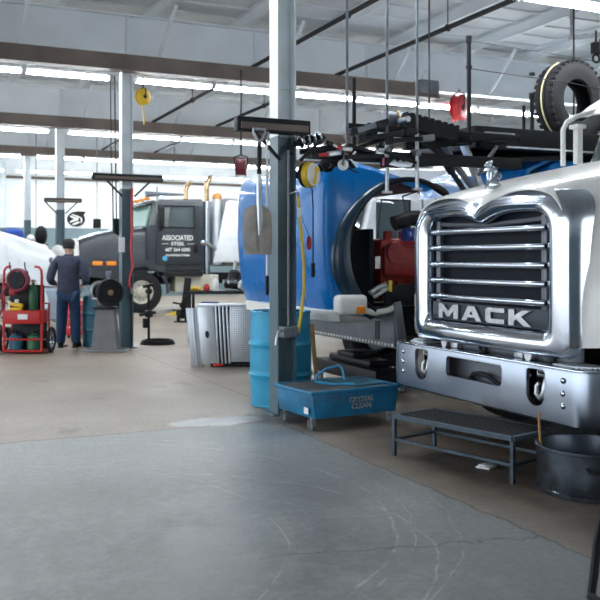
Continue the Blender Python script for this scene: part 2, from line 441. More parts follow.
# ---------------------------------------------------------------- overhead pipes, cables, reels
for X, y0, lab in ((5.5, 6.0, 'dark iron ceiling pipe crossing above the big blue truck hood'), (7.12, 8.3, 'dark iron ceiling pipe crossing above the red hose reel')):
    b = MB().cyl((X, y0, 4.775), (X, 30, 4.775), .036, n=10)
    for yy in (10.5, 17.5, 23.5): b.torus((X, yy, 4.775), (0,1,0), .045, .012, 12, 6).cyl((X, yy, 4.82), (X, yy, 5.45), .008, n=6)
    single('ceiling_pipe', b, M_dark, lab, 'pipe')
def hang(name, pts, r, m, lab, cat, n=6, group=None):
    return single(name, MB().tube(pts, r, n), m, lab, cat, group)
hang('hook_cable', [(5.2, 9.0, 5.4), (5.19, 9.0, 5.0), (5.21, 9.0, 4.86)], .012, M_black, 'short black cable dangling beside the dark ceiling pipe', 'cable')
# drop cords at the back of the hall
for px, y0, y1, Y, lab in ((97, 100, 221, 24.2, 'thin grey drop cord ending in a black switch box above the dark truck hood'),
                           (36, 150, 250, 26.0, 'thin grey conduit hanging beside the fourth steel column'),
                           (113, 186, 230, 15.0, 'thin cord hanging beneath the dark crossbar by the man'),
                           (157, 187, 214, 15.2, 'thin cord hanging beneath the crossbar end near the dark truck cab')):
    a, c = at(px, y0, Y=Y), at(px, y1, Y=Y)
    t = thing('drop_cord', lab, 'cord', (c.x, c.y, c.z))
    part('cord', MB().tube([(c.x, c.y, 5.4 if Y > 20 else a.z), c], .012, 6), M_grey, t, t)
    if px == 97: part('switch_box', MB().box(c.x-.1, c.x+.1, c.y-.06, c.y+.06, c.z-.2, c.z+.06, .01), M_blackp, t, t)
def reel(loc, rad, wid, axis, m, lab, drop=None, mount=None, mh=None):
    c = Vector(loc); ax = Vector(axis).normalized()
    t = thing('hose_reel', lab, 'reel', c)
    b = MB()
    for s in (-1, 1): b.lathe([(.02, -.008), (rad*.55, -.012), (rad, -.005), (rad+.008, 0), (rad, .005), (rad*.55, .012), (.02, .008)], c + ax*s*wid/2, ax, 28)
    part('side_plate', b, m, t, t)
    part('hub', MB().lathe([(.001, -wid/2-.03), (rad*.22, -wid/2-.03), (rad*.25, -wid/2), (rad*.25, wid/2), (rad*.22, wid/2+.03), (.001, wid/2+.03)], c, ax, 20), M_black, t, t)
    h = MB()
    for k in range(5): h.torus(c + ax*(k-2)*wid/6, ax, rad*.78, wid/9, 28, 8)
    part('wound_hose', h, mh or M_maroon, t, t)
    part('mounting_bracket', MB().tube([c - ax*(wid/2+.03), c - ax*(wid/2+.03) + Vector((0,0,rad*1.05)), c + Vector((0,0,rad*1.25)), c + ax*(wid/2+.03) + Vector((0,0,rad*1.05)), c + ax*(wid/2+.03)], .012, 6).tube([c + Vector((0,0,rad*1.2)), c + Vector((0,0,mount or .35))], .014, 6), M_black, t, t)
    if drop: part('loose_end', MB().tube(drop, .012, 6), mh or M_black, t, t)
    return t
c = at(143, 97, Y=14.0)
reel(c, .125, .08, (.42, -.9, 0), M_yel, 'yellow cable reel under the brown rail beside the second steel column', drop=[c + Vector((0,0,-.12)), c + Vector((.01,0,-.3)), c + Vector((.02,0,-.45))], mount=.32, mh=M_yel)
c = at(459, 108, Y=13.9)
reel(c, .25, .16, (.5, -.85, 0), M_red, 'red hose reel hanging high behind the dark overhead rack', drop=[c + Vector((-.18,-.05,-.1)), c + Vector((-.2,-.05,-.45))], mount=.36, mh=M_red)
c = at(241, 167, Y=13.6)
reel(c, .16, .16, (.9, -.42, 0), M_maroon, 'maroon hose reel hanging behind the blue truck hood', mount=1.62)
# grey ballast box at the end of the brown rail
c = at(426, 88, Y=13.9)
t = thing('motor_box', 'grey motor box hanging near the end of the brown rail', 'box', c)
part('casing', MB().box(c.x-.2, c.x+.2, c.y-.14, c.y+.14, c.z-.13, c.z+.13, .015), M_mid, t, t)
part('hanger_rod', MB().tube([(c.x-.13, c.y, c.z+.1), (c.x, c.y, 5.0), (c.x+.13, c.y, c.z+.1)], .01, 6), M_steel, t, t)
c = at(583, 36, Y=10.2)
t = thing('ceiling_bracket', 'white channel bracket with a dark hook block hanging near the ceiling', 'bracket', c)
part('channel', MB().bar(c + Vector((-.1,.2,.0)), c + Vector((.9,-.4,.1)), .07, .07).bar(c + Vector((-.06,.18,0)), (c.x-.06, c.y+.18, 5.44), .03, .03).bar(c + Vector((.7,-.28,.06)), (c.x+.7, c.y-.28, 5.44), .03, .03), M_steel, t, t)
c2 = at(597, 48, Y=10.0)
part('hook_block', MB().box(c2.x-.08, c2.x+.14, c2.y-.06, c2.y+.06, c2.z-.09, c2.z+.08, .02).torus(c2 + Vector((-.02,0,-.16)), (0,1,0), .06, .016, 16, 8).cyl(c2 + Vector((-.02,0,.05)), c2 + Vector((-.02,0,.26)), .014, n=8), M_dark, t, t)

# ---------------------------------------------------------------- crossbars on the columns
def crossbar(cy, z, x0, x1, lab, thick=.11):
    t = thing('column_crossbar', lab, 'bracket', (COLX, cy-.16, z))
    part('bar', MB().box(x0, x1, cy-.22, cy-.11, z-thick/2, z+thick/2, .012), M_dark, t, t)
    part('cap_board', MB().box(x0+.03, x1-.03, cy-.24, cy-.22, z-thick*.35, z+thick*.1, .004), M_rail, t, t)
    for s in (-1, 1): part('brace', MB().bar((COLX+s*.35, cy-.165, z-thick/2), (COLX+s*.1, cy-.15, z-.3), .02, .03), M_black, t, t)
    return t
crossbar(14.07, 2.76, 2.72, 3.86, 'dark steel crossbar on the second column, over the grinder')
crossbar(20.65, 2.80, 2.92, 3.76, 'dark steel crossbar on the third column, behind the man', .1)
COLX = 3.24
crossbar(7.48, 2.66, 2.70, 3.42, 'dark steel crossbar on the front column holding the shovel', .13)
# ---------------------------------------------------------------- things hung on the front column
def shovel():
    y = 7.17; x = 2.865
    t = thing('shovel', 'worn steel shovel hanging blade down beside the front column', 'shovel', (x, y, 1.49))
    rings = []
    for i in range(13):
        v = i/12; z = 1.49 + .44*v
        hw = .125 + .012*math.sin(v*PI) if v < .78 else .137*math.sqrt(max(.02, 1-((v-.78)/.24)**2))
        hw = max(hw, .03)
        rings.append([Vector((x + hw*(j/8-1)*1.0, y + .035*((j/8-1)**2) - .03*(1-v) + .012*math.cos((j/8-1)*PI/2*6)*(abs(j/8-1) < .25), z)) for j in range(17)])
    b = MB().loft(rings, False)
    b2 = MB().loft([[p + Vector((0, .006, 0)) for p in r] for r in rings], False)
    me = bpy.data.meshes.new('t'); b2.bm.to_mesh(me); b2.bm.free(); b.mesh(me)
    part('blade', b, M_shovel, t, t, label='worn grey shovel blade')
    part('socket', MB().tube([(x, y-.02, 1.66), (x, y-.028, 1.80), (x, y-.012, 1.95), (x+.004, y, 2.20)], [.012, .026, .026, .022], 10), M_alu, t, t)
    part('shaft', MB().tube([(x+.004, y, 2.18), (x+.008, y, 2.48)], .02, 10), M_black, t, t)
    part('grip', MB().tube([(x+.008, y, 2.47), (x-.05, y, 2.57), (x-.055, y, 2.60), (x+.065, y, 2.60), (x+.06, y, 2.57), (x+.008, y, 2.47)], .013, 8), M_steel, t, t)
shovel()
b = MB(); t = thing('pole', 'thin white pole with a black tip hanging behind the shovel', 'pole', (2.965, 7.235, 1.12))
part('shaft', MB().cyl((2.965, 7.215, 1.29), (2.965, 7.215, 2.30), .012, n=10), M_whitep, t, t)
part('tip', MB().cyl((2.965, 7.215, 1.14), (2.965, 7.215, 1.30), .016, n=10).ball((2.965, 7.215, 1.14), .016), M_blackp, t, t)
part('hook', MB().tube([(2.965, 7.215, 2.29), (2.965, 7.215, 2.5), (2.985, 7.215, 2.57), (2.99, 7.26, 2.60)], .008, 6), M_steel, t, t)
# yellow and white reel on the column
c = at(309, 175, Y=7.36); ax = Vector((.52, -.85, 0)).normalized()
t = thing('cord_reel', 'yellow and white cord reel on the front column with a black cord', 'reel', c)
part('disc', MB().lathe([(.001,.055), (.05,.055), (.1,.05), (.118,.035), (.122,0.0), (.118,-.012), (.001,-.012)], c, ax, 32), M_yel, t, t)
part('face_plate', MB().lathe([(.001,.004), (.060,.004), (.108,-.004), (.110,-.012), (.001,-.014)], c + ax*.062, ax, 28), M_whitep, t, t)
part('back_case', MB().lathe([(.001,-.06), (.09,-.06), (.115,-.05), (.12,-.012), (.001,-.012)], c, ax, 32), M_blackp, t, t)
part('handle', MB().bar(c + ax*.075 + Vector((-.02,-.02,-.09)), c + ax*.075 + Vector((.02,.02,.08)), .02, .014).ball(c + ax*.08 + Vector((.01,.01,.045)), .022), M_yel, t, t)
part('arm', MB().bar(c - ax*.05, (COLX+.08, 7.45, c.z), .03, .06), M_blackp, t, t)
d = at(313, 277, Y=7.30)
COLX = 3.30
part('cord', MB().tube([c + Vector((.02,-.02,-.12)), (d.x, d.y, c.z-.3), (d.x, d.y, d.z+.12)], .006, 6), M_blackp, t, t)
part('cord_plug', MB().cyl((d.x, d.y, d.z), (d.x, d.y, d.z+.13), .018, n=10), M_blackp, t, t)
# yellow hose
p = [at(x, y, Y=7.33) for x, y in ((298, 196), (299, 210), (302, 240), (304, 265), (304, 290), (301, 315), (298, 333))]
t = thing('air_hose', 'yellow air hose hanging down the side of the front column', 'hose', p[-1])
part('hose', MB().tube(p, .017, 8), M_yhose, t, t)
part('white_tag', MB().box(p[1].x-.028, p[1].x+.02, p[1].y-.03, p[1].y-.02, p[1].z-.07, p[1].z+.02, .004), M_paper, t, t)
part('hook', MB().tube([p[0] + Vector((-.08,.06,.02)), p[0] + Vector((-.02,0,.04)), p[0] + Vector((0,-.02,.02)), p[0]], .008, 6), M_steel, t, t)
# valve block
c = at(290, 332, Y=7.30)
t = thing('pipe_valve', 'grey valve block with a lever on the front column', 'valve', c)
part('block', MB().box(c.x-.075, c.x+.07, 7.27, 7.397, c.z-.05, c.z+.05, .008).cyl((c.x-.02, 7.262, c.z+.02), (c.x-.02, 7.28, c.z+.02), .018).cyl((c.x+.03, 7.262, c.z+.02), (c.x+.03, 7.28, c.z+.02), .018).cyl((c.x-.02, 7.262, c.z-.022), (c.x-.02, 7.28, c.z-.022), .018).cyl((c.x+.03, 7.262, c.z-.022), (c.x+.03, 7.28, c.z-.022), .018), M_mid, t, t)
part('lever', MB().tube([(c.x-.07, 7.27, c.z+.02), (c.x-.13, 7.26, c.z+.015), (c.x-.155, 7.25, c.z-.05), (c.x-.16, 7.25, c.z-.11)], .013, 8), M_steel, t, t)
part('pipe', MB().cyl((c.x+.0, 7.33, c.z), (c.x-.0, 7.33, 2.45), .012, n=8), M_mid, t, t)
c = at(309, 243, Y=7.42)
t = thing('safety_tag', 'red oval tag hanging behind the yellow air hose', 'tag', c)
part('plate', MB().prism([(c.x + .026*math.cos(a*PI/12), c.z + .068*math.sin(a*PI/12)) for a in range(24)], 'xz', c.y-.004, c.y+.004), M_red, t, t)
part('string', MB().tube([c + Vector((0,0,.066)), (c.x-.06, c.y, c.z+.2), (COLX+.09, c.y, c.z+.32)], .003, 5), M_black, t, t)

# ---------------------------------------------------------------- drums
def drum(loc, rad, h, m, lab):
    t = thing('drum', lab, 'drum', loc)
    pr = [(.001, .0), (rad*.93, 0), (rad*.97, .015)]
    for i in range(40):
        v = i/39; z = .02 + v*(h-.05); r = rad*.965 + .018*(math.exp(-((v-.33)/.02)**2) + math.exp(-((v-.67)/.02)**2)) + .012*math.sin(v*PI)
        pr.append((r, z))
    pr += [(rad*.985, h-.03), (rad*.985, h-.005), (rad*.93, h), (rad*.90, h-.02), (.001, h-.02)]
    part('barrel', MB().lathe(pr, (0,0,0), (0,0,1), 40), m, t)
    b = MB()
    for a in (0, PI): b.cyl((rad*.55*math.cos(a), rad*.55*math.sin(a), h-.025), (rad*.55*math.cos(a), rad*.55*math.sin(a), h+.0), .035, n=14)
    part('bung', b, M_blackp, t)
drum((3.42, 7.97, 0), .305, .94, M_drum, 'light blue plastic drum behind the front column')
drum((2.97, 14.62, 0), .27, .84, M_teal, 'dark teal drum behind the bench grinder')
t = single('broom_stick', MB().cyl((3.66, 7.60, .01), (3.60, 7.62, .82), .022, n=8), M_wood, 'ochre wooden stick leaning against the light blue drum', 'stick', base=(3.66, 7.60, 0))

# ---------------------------------------------------------------- blue parts washer
def washer():
    t = thing('parts_washer', 'low blue parts washer tub on casters with faded white lettering', 'parts washer', (3.12, 6.60, 0), R(6))
    L_, W_, z0, z1 = .90, .62, .10, .335
    b = MB().prism([(0.03, z0), (L_-.03, z0), (L_, z1-.02), (0, z1-.02)], 'xz', .0, W_, .006)
    part('tub', b, M_pan, t)
    part('rim', MB().box(-.02, L_+.02, -.02, 0.012, z1-.035, z1, .006).box(-.02, L_+.02, W_-.012, W_+.02, z1-.035, z1, .006).box(-.02, .012, 0, W_, z1-.035, z1, .006).box(L_-.012, L_+.02, 0, W_, z1-.035, z1, .006), M_pan, t)
    part('work_surface', MB().box(.012, L_-.012, .012, W_-.012, z1-.03, z1-.006, .003), M_pand, t, label='grimy dark work surface')
    part('drain_tray', MB().box(.50, L_-.05, .10, W_-.06, z1-.008, z1+.008, .004), M_teal, t)
    part('tubing', MB().tube([(.30, .30, z1+.01), (.24, .34, z1+.03), (.30, .42, z1+.07), (.45, .50, z1+.11), (.60, .52, z1+.13), (.63, .50, z1+.10), (.63, .46, z1+.0)], .011, 8).tube([(.24, .34, z1+.03), (.36, .22, z1+.01), (.52, .15, z1+.01)], .011, 8), M_bluec, t)
    for x, y in ((.03, .06), (.0+.05, W_-.06), (L_-.06, .06), (L_-.06, W_-.06)):
        f = part('caster', MB().tube([(x, y, z0+.01), (x, y, z0-.02)], .014, 8).bar((x-.022, y, z0-.01), (x-.022, y, .03), .03, .006).bar((x+.022, y, z0-.01), (x+.022, y, .03), .03, .006), M_steel, t)
        part('caster_wheel', MB().lathe([(.001,-.014), (.028,-.014), (.036,-.009), (.036,.009), (.028,.014), (.001,.014)], (x, y, .036), (1,0,0), 18), M_grey, f)
    b = MB()
    for s, z, sz in (('CRYSTAL', .235, .062), ('CLEAN', .178, .066)):
        b.mesh(text_mesh(s, sz, .001, .0012), Matrix.Translation((.50, -.003 + (.235-z)*.0, z)) @ Matrix.Rotation(R(90), 4, 'X'))
    part('lettering', b, mat('faded_lettering', (.40,.38,.30), .6, var=.45, scale=40), t)
    part('sticker', MB().box(-.0042, -.0005, .06, .13, .135, .19), M_paper, t)
washer()

# ---------------------------------------------------------------- steel step in front of the white truck
def step():
    # rotated so that its long edge runs a little off the hall axis
    t = thing('work_step', 'low steel work step with mesh tread before the chrome bumper', 'step', (3.30, 5.56, 0), R(15))
    Lg, Dp, h = 1.06, .44, .305   # local: -Y is length, +X is depth
    part('frame', MB().bar((0,0,h-.015), (0,-Lg,h-.015), .03, .03).bar((Dp,0,h-.015), (Dp,-Lg,h-.015), .03, .03).bar((0,0,h-.015), (Dp,0,h-.015), .03, .03).bar((0,-Lg,h-.015), (Dp,-Lg,h-.015), .03, .03), M_teal2, t)
    part('tread', MB().box(.015, Dp-.015, -Lg+.015, -.015, h-.012, h-.003), M_mesh, t, label='dark expanded mesh tread')
    for x in (0, Dp):
        for y in (0, -Lg): part('leg', MB().bar((x, y, 0), (x, y, h-.03), .026, .026), M_teal2, t)
    part('stretcher', MB().bar((0,0,.12), (0,-Lg,.12), .02, .02).bar((Dp,0,.12), (Dp,-Lg,.12), .02, .02).bar((0,0,.12), (Dp,0,.12), .02, .02).bar((0,-Lg,.12), (Dp,-Lg,.12), .02, .02), M_teal2, t)
M_teal2 = mat('scuffed_blue_grey_steel', (.06,.085,.11), .45, .5, var=.35, scale=12)
step()
c = at(474, 459, Y=4.95)
b = MB().box(-.07, .07, -.05, .05, 0.0, .012, .003, Matrix.Rotation(.5, 4, 'Z')).box(-.05, .05, -.03, .035, .012, .02, .003, Matrix.Rotation(.2, 4, 'Z'))
o = single('paper_scrap', b, M_paper, 'crumpled white paper scrap on the floor beneath the step', 'paper'); o.location = at(474, 457.5, X=3.68) * Vector((1,1,0)) if False else (3.70, 4.98, 0)

# steel drain tub
def tub():
    c = (3.94, 4.22, 0); rr, h = .335, .285
    t = thing('drain_tub', 'round scuffed steel drain tub standing under the bumper end', 'tub', c)
    part('wall', MB().lathe([(.001,.012), (rr-.01,.012), (rr-.008,h-.01), (rr-.004,h), (rr+.012,h), (rr+.012,h-.014), (rr,h-.02), (rr,.035), (rr+.008,.028), (rr+.008,.004), (rr-.02,0), (.001,0)], (0,0,0), (0,0,1), 56), M_tub, t)
    for a in (-2.2, .9):
        e = Vector((math.cos(a), math.sin(a), 0)); s = Vector((-e.y, e.x, 0))
        part('handle', MB().tube([e*(rr) - s*.07 + Vector((0,0,.20)), e*(rr+.04) - s*.06 + Vector((0,0,.19)), e*(rr+.04) + s*.06 + Vector((0,0,.19)), e*rr + s*.07 + Vector((0,0,.20))], .009, 8), M_dark, t)
    part('waste_oil', MB().lathe([(.001,0), (rr-.012,0)], (0,0,.10), (0,0,1), 40), mat('waste_oil', (.012,.010,.009), .08, var=.1), t)
M_tub = mat('scuffed_black_steel', (.10,.12,.15), .3, .85, var=.75, scale=5, rvar=.14, c2=(.02,.023,.028))
tub()
hang('oil_hose', [at(539, 412, Y=4.47), at(539, 425, Y=4.47), at(540, 438, Y=4.44), at(541, 446, Y=4.42)], .008, M_wood, 'short yellow drain hose dipping into the steel tub', 'hose')
p = [at(597, 545, Y=3.0), at(594, 575, Y=2.9), at(591, 600, Y=2.85)]
pp = [(3.7, 3.45, .012), (3.5, 3.3, .40), (3.2, 3.15, .46), at(604, 510, Y=3.06), p[0], p[1], (p[2].x, p[2].y, .016), (p[2].x-.03, p[2].y-.15, .014), (p[2].x+.2, p[2].y-.5, .014)]
hang('floor_cable', pp, .02, M_blackp, 'black cable looping down onto the dark slab near the steel tub', 'cable', 8)

# ---------------------------------------------------------------- the white truck with the chrome grille (nose towards -X)
def wheel(parent, root, c, rad, wid, axis=1, rim=None, lab=None, hubside=-1):
    """tyre + rim + hub, axle along Y; hubside: which way the dished face looks"""
    cx, cy, cz = c; a = (0, 1, 0)
    w = wid/2
    prof = [(rad*.56, -w*.8), (rad*.62, -w), (rad*.86, -w*1.02), (rad*.97, -w*.9), (rad, -w*.7)]
    for k in range(-3, 4):
        yy = k*w*.2
        prof += [(rad, yy-w*.07), (rad*.975, yy-w*.05), (rad*.975, yy+w*.05), (rad, yy+w*.07)] if k in (-2, 0, 2) else [(rad, yy)]
    prof += [(rad, w*.7), (rad*.97, w*.9), (rad*.86, w*1.02), (rad*.62, w), (rad*.56, w*.8)]
    ty = part('tyre', MB().lathe(prof, c, a, 40), M_rubber, parent, root)
    h = hubside
    part('rim', MB().lathe([(rad*.57, -h*-w*.0 + h*w*.82), (rad*.54, h*w*.9), (rad*.50, h*w*.8), (rad*.46, h*w*.3), (rad*.25, h*w*.45), (rad*.22, h*w*.85), (rad*.14, h*w*.95), (.001, h*w*.95)], c, a, 32), rim or M_rim, ty, root)
    b = MB()
    for k in range(10):
        t = 2*PI*k/10; b.cyl((cx + rad*.34*math.cos(t), cy + h*w*.35, cz + rad*.34*math.sin(t)), (cx + rad*.34*math.cos(t), cy + h*w*.52, cz + rad*.34*math.sin(t)), .016, n=6)
    part('wheel_nuts', b, M_dark, ty, root)
    return ty

YC = 5.42
mack = thing('truck', 'white heavy truck with a polished chrome grille and steel bumper', 'truck', (3.95, YC, 0))
def mp(name, mb, m, par=None, **k): return part(name, mb, m, par or mack, mack, **k)
# bumper: bent stainless plate, cut for tow hooks and the air intake
def bump_x(w):
    a = abs(w)
    return 0 if a < 1.09 else .30*((a-1.09)/.19)**2.2
ws = [-1.27 + 2.54*i/60 for i in range(61)]
zz = [(.352, .04), (.36, .012), (.375, .0), (.54, -.006), (.705, .0), (.725, .006), (.736, .022)]
outer = [[Vector((3.90 + bump_x(w) + dx, YC + w, z)) for w in ws] for z, dx in zz]
inner = [[Vector((3.90 + bump_x(w) + dx + .03, YC + w*.985, z + (.0 if i else .0))) for w in ws] for i, (z, dx) in enumerate(zz)]
rings = []
for j in range(len(ws)):
    rings.append([r[j] for r in outer] + [r[j] for r in reversed(inner)])
b = MB().loft(rings, True, True)
def slot(y0, y1, z0, z1, r0, r1):
    """rounded slot outline: r0 lower corner radius, r1 upper"""
    pts = []
    for (cx, cz, r, s) in ((y0, z0, r0, 180), (y1, z0, r0, 270), (y1, z1, r1, 0), (y0, z1, r1, 90)):
        ox = cx + (r if cx == y0 else -r); oz = cz + (r if cz == z0 else -r)
        for k in range(7): pts.append((ox + r*math.cos(R(s + 15*k)), oz + r*math.sin(R(s + 15*k))))
    return pts
HK = (.715, -.715)
cutters = [MB().prism(slot(YC + s - .095, YC + s + .095, .455, .705, .09, .03), 'yz', 3.7, 4.1) for s in HK]
cutters.append(MB().prism(slot(YC - .35, YC + .35, .535, .685, .03, .03), 'yz', 3.7, 4.1))
bumper = mp('bumper', cut(b, cutters), M_brush, smooth=30)
# upper lip plate
lip = [(3.905 + bump_x(w), YC + w*.995) for w in ws] + [(4.04 + bump_x(w)*.9, YC + w*.95) for w in reversed(ws)]
mp('bumper_lip', MB().prism(lip, 'xy', .722, .737, .003), M_chrome, bumper)
b = MB()
for s in (-1, 1):
    for z in (.66, .575, .495): b.ball((3.893, YC + s*.99, z), .012, .02, .02, u=12, v=8)
mp('bumper_bolts', b, M_chrome, bumper)
# step pads on the bumper ends
for s in (-1, 1): mp('step_pad', MB().prism([(3.97, YC + s*1.0), (4.02 + .12, YC + s*1.20), (4.22, YC + s*1.20), (4.16, YC + s*.80), (3.97, YC + s*.80)], 'xy', .737, .748, .003), M_perf, bumper)
# tow hooks behind the slots
for s in HK:
    y = YC + s
    mp('tow_hook', MB().tube([(4.06, y-.03, .69), (3.985, y-.035, .67), (3.955, y-.04, .60), (3.945, y-.035, .54), (3.945, y, .505), (3.945, y+.04, .53), (3.95, y+.045, .58), (3.955, y+.03, .605)], [.03, .03, .026, .024, .024, .022, .018, .012], 10).tube([(3.95, y-.03, .69), (3.95, y+.03, .69), (3.95, y+.028, .66), (3.95, y-.03, .66)], .012, 8), M_steel)
    mp('hook_pocket', MB().box(4.03, 4.06, y-.16, y+.16, .40, .74), M_black)
mp('intake_backing', MB().box(4.04, 4.07, YC-.42, YC+.42, .48, .73), M_mid).__class__
b = MB().tube([(4.02, YC-.22, .50), (3.98, YC-.1, .57), (3.97, YC, .585), (3.98, YC+.1, .57), (4.02, YC+.22, .50)], .018, 8).cyl((3.96, YC+.02, .70), (4.05, YC+.02, .70), .035)
mp('intake_pipe', b, M_dark)
# frame front: cross tube, brackets, shackles between bumper and grille
b = MB().cyl((4.10, YC-.62, .775), (4.10, YC+.62, .775), .055, n=18).box(4.16, 4.3, YC-.75, YC+.75, .62, .84, .01)
mp('cross_member', b, M_mid)
for s in (-1, 1):
    mp('mount_bracket', MB().box(4.0, 4.12, YC+s*.40-.05, YC+s*.40+.05, .735, .80, .012).cyl((4.02, YC+s*.40-.07, .80), (4.02, YC+s*.40+.07, .80), .03).cyl((3.99, YC+s*.52, .775), (4.12, YC+s*.52, .775), .04), M_steel)
    mp('frame_rail', MB().box(4.1, 11.5, YC+s*.42-.04, YC+s*.42+.04, .62, .88), M_black)
mp('tow_eye', MB().torus((4.02, YC+.04, .775), (1,0,0), .035, .016, 18, 8), M_black)
# chrome grille surround: lofted loops round the opening
YG = 5.45
def outline(wh, zb, zt, rb, rt, nd, nw, crown=0.02):
    P = []
    for i in range(12): P.append((-wh + rb + (2*wh-2*rb)*i/12, zb))
    for k in range(7): P.append((wh - rb + rb*math.sin(R(15*k)), zb + rb - rb*math.cos(R(15*k))))
    for i in range(1, 10): P.append((wh, zb + rb + (zt-zb-rb-rt)*i/10))
    for k in range(7): P.append((wh - rt + rt*math.cos(R(15*k)), zt - rt + rt*math.sin(R(15*k))))
    n = 40
    for i in range(1, n): P.append((wh - rt - (2*wh-2*rt)*i/n, zt))
    for k in range(7): P.append((-wh + rt - rt*math.sin(R(15*k)), zt - rt + rt*math.cos(R(15*k))))
    for i in range(1, 10): P.append((-wh, zt - rt - (zt-zb-rb-rt)*i/10))
    for k in range(7): P.append((-wh + rb - rb*math.cos(R(15*k)), zb + rb - rb*math.sin(R(15*k))))
    out = []
    for w, z in P:
        if z > zt - rt*1.01:
            z += crown*(1 - (w/wh)**2) - nd*math.exp(-abs(w/nw)**1.35)
        out.append((w, z))
    return out
def loop(o, X, fx=None): return [Vector((X + (fx(w, z) if fx else 0), YG + w, z)) for w, z in o]
o_in = outline(.745, .945, 1.775, .06, .13, .085, .19, .03)
o_in2 = outline(.765, .925, 1.795, .065, .14, .085, .19, .03)
o_mid = outline(.83, .87, 1.815, .08, .15, .087, .18, .035)
o_md2 = outline(.93, .80, 1.885, .09, .16, .095, .16, .04)
o_out = outline(.965, .785, 1.91, .10, .17, .10, .15, .045)
o_bk = outline(.988, .78, 1.92, .10, .18, .105, .145, .05)
side = lambda w, z: .02 + .13*max(0, (z-.8)/1.1)
crownx = lambda w, z: .035*(w/.95)**2
rings = [loop(o_in, 4.10), loop(o_in, 3.99, crownx), loop(o_in2, 3.965, crownx), loop(o_mid, 3.945, crownx), loop(o_md2, 3.95, lambda w, z: crownx(w, z) + .05*max(0, (z-1.7)/.2)), loop(o_out, 3.975, lambda w, z: crownx(w, z) + .05*max(0, (z-1.7)/.2)), loop(o_bk, 4.015, lambda w, z: crownx(w, z) + side(w, z) * (1 if abs(w) > .9 else max(.25, (abs(w)-.5)/.4)) + .04*max(0, (z-1.7)/.2))]
sur = mp('grille_surround', MB().loft(rings, True, False), M_chrome, smooth=60)
# fine horizontal strakes on the brow
b = MB()
for k in range(3):
    o1 = outline(.80 + .03*k, .9, 1.822 + .022*k, .08, .14, .085, .125, .025)
    pts = [Vector((3.945 + crownx(w, z)*1.0, YG + w, z)) for w, z in o1 if z > 1.70 + .02*k and abs(w) < .74]
    b.tube(pts, .0035, 6)
mp('brow_strakes', b, M_brush, sur)
mp('radiator', MB().box(4.11, 4.16, YG-.76, YG+.76, .92, 1.86), M_rad)
mp('grille_liner', MB().loft([loop(outline(.765, .925, 1.80, .065, .14, .085, .13, .02), 4.0), loop(outline(.765, .925, 1.80, .065, .14, .085, .13, .02), 4.13)], True), M_blackp)
for s in (-1, 1):
    mp('grille_post', MB().box(4.045, 4.08, YG+s*.655-.028, YG+s*.655+.028, .95, 1.76, .004), M_mid)
mp('grille_top_bar', MB().tube([(4.07, YG-.66, 1.735), (4.06, YG-.2, 1.715), (4.06, YG, 1.70), (4.06, YG+.2, 1.715), (4.07, YG+.66, 1.735)], .018, 8), M_mid)
for z in (1.668, 1.538, 1.405, 1.275, 1.145):
    b = MB()
    pts = [(4.0 + .02*(w/.7)**2, YG + w, z) for w in (-.705, -.69, -.5, -.25, 0, .25, .5, .69, .705)]
    b.tube(pts, [.016] + [.025]*7 + [.016], 14)
    for s in (-1, 1): b.bar((4.01, YG+s*.655, z), (4.06, YG+s*.655, z), .03, .02)
    mp('grille_bar', b, M_chrome)
pl_ = mp('badge_plate', MB().box(4.035, 4.05, YG-.72, YG+.72, .955, 1.098, .004), mat('badge_plate_grey', (.05,.06,.075), .45, .3, spec=.3), label='grey badge plate')
ROT = Matrix(((0,0,-1,0),(-1,0,0,0),(0,1,0,0),(0,0,0,1)))     # text x -> -Y, y -> +Z, faces -X
def letters(body, wtot, ht, ext, bev, x0):
    """block letters with a set total width and height, drawn as solid strokes"""
    G = {'M': (1.25, [[(0,0),(0,1),(.30,1),(.625,.52),(.95,1),(1.25,1),(1.25,0),(.97,0),(.97,.52),(.70,.12),(.55,.12),(.28,.52),(.28,0)]]),
         'A': (1.2, [[(0,0),(.40,1),(.80,1),(1.2,0),(.88,0),(.80,.21),(.40,.21),(.32,0)]]),
         'C': (1.05, [[(.12,0),(0,.14),(0,.86),(.12,1),(1.05,1),(1.05,.70),(.30,.70),(.30,.30),(1.05,.30),(1.05,0)]]),
         'K': (1.2, [[(0,0),(0,1),(.30,1),(.30,.64),(.74,1),(1.18,1),(.66,.56),(1.2,0),(.80,0),(.42,.38),(.30,.28),(.30,0)]])}
    H = {'A': [(.51,.42),(.69,.42),(.60,.68)]}
    tot = sum(G[c][0] for c in body) + .22*(len(body)-1); k = wtot/tot; x = 0; b = MB()
    for ch in body:
        wd, polys = G[ch]
        for p in polys:
            q = [((x+u)*k, v*ht) for u, v in p]
            mb = MB().prism(q, 'xy', 0, ext, bev)
            if ch in H: mb = cut(mb, [MB().prism([((x+u)*k, v*ht) for u, v in H[ch]], 'xy', -.1, .1)])
            me = bpy.data.meshes.new('t'); mb.bm.to_mesh(me); mb.bm.free(); b.mesh(me)
        x += wd + .22
    me = bpy.data.meshes.new('t'); b.bm.to_mesh(me); b.bm.free(); return me
lm = letters('MACK', 1.17, .118, .02, .004, 0)
mp('badge_letters', MB().mesh(lm, Matrix.Translation((4.034, YG + .605, .968)) @ ROT), M_steel, pl_, smooth=20)

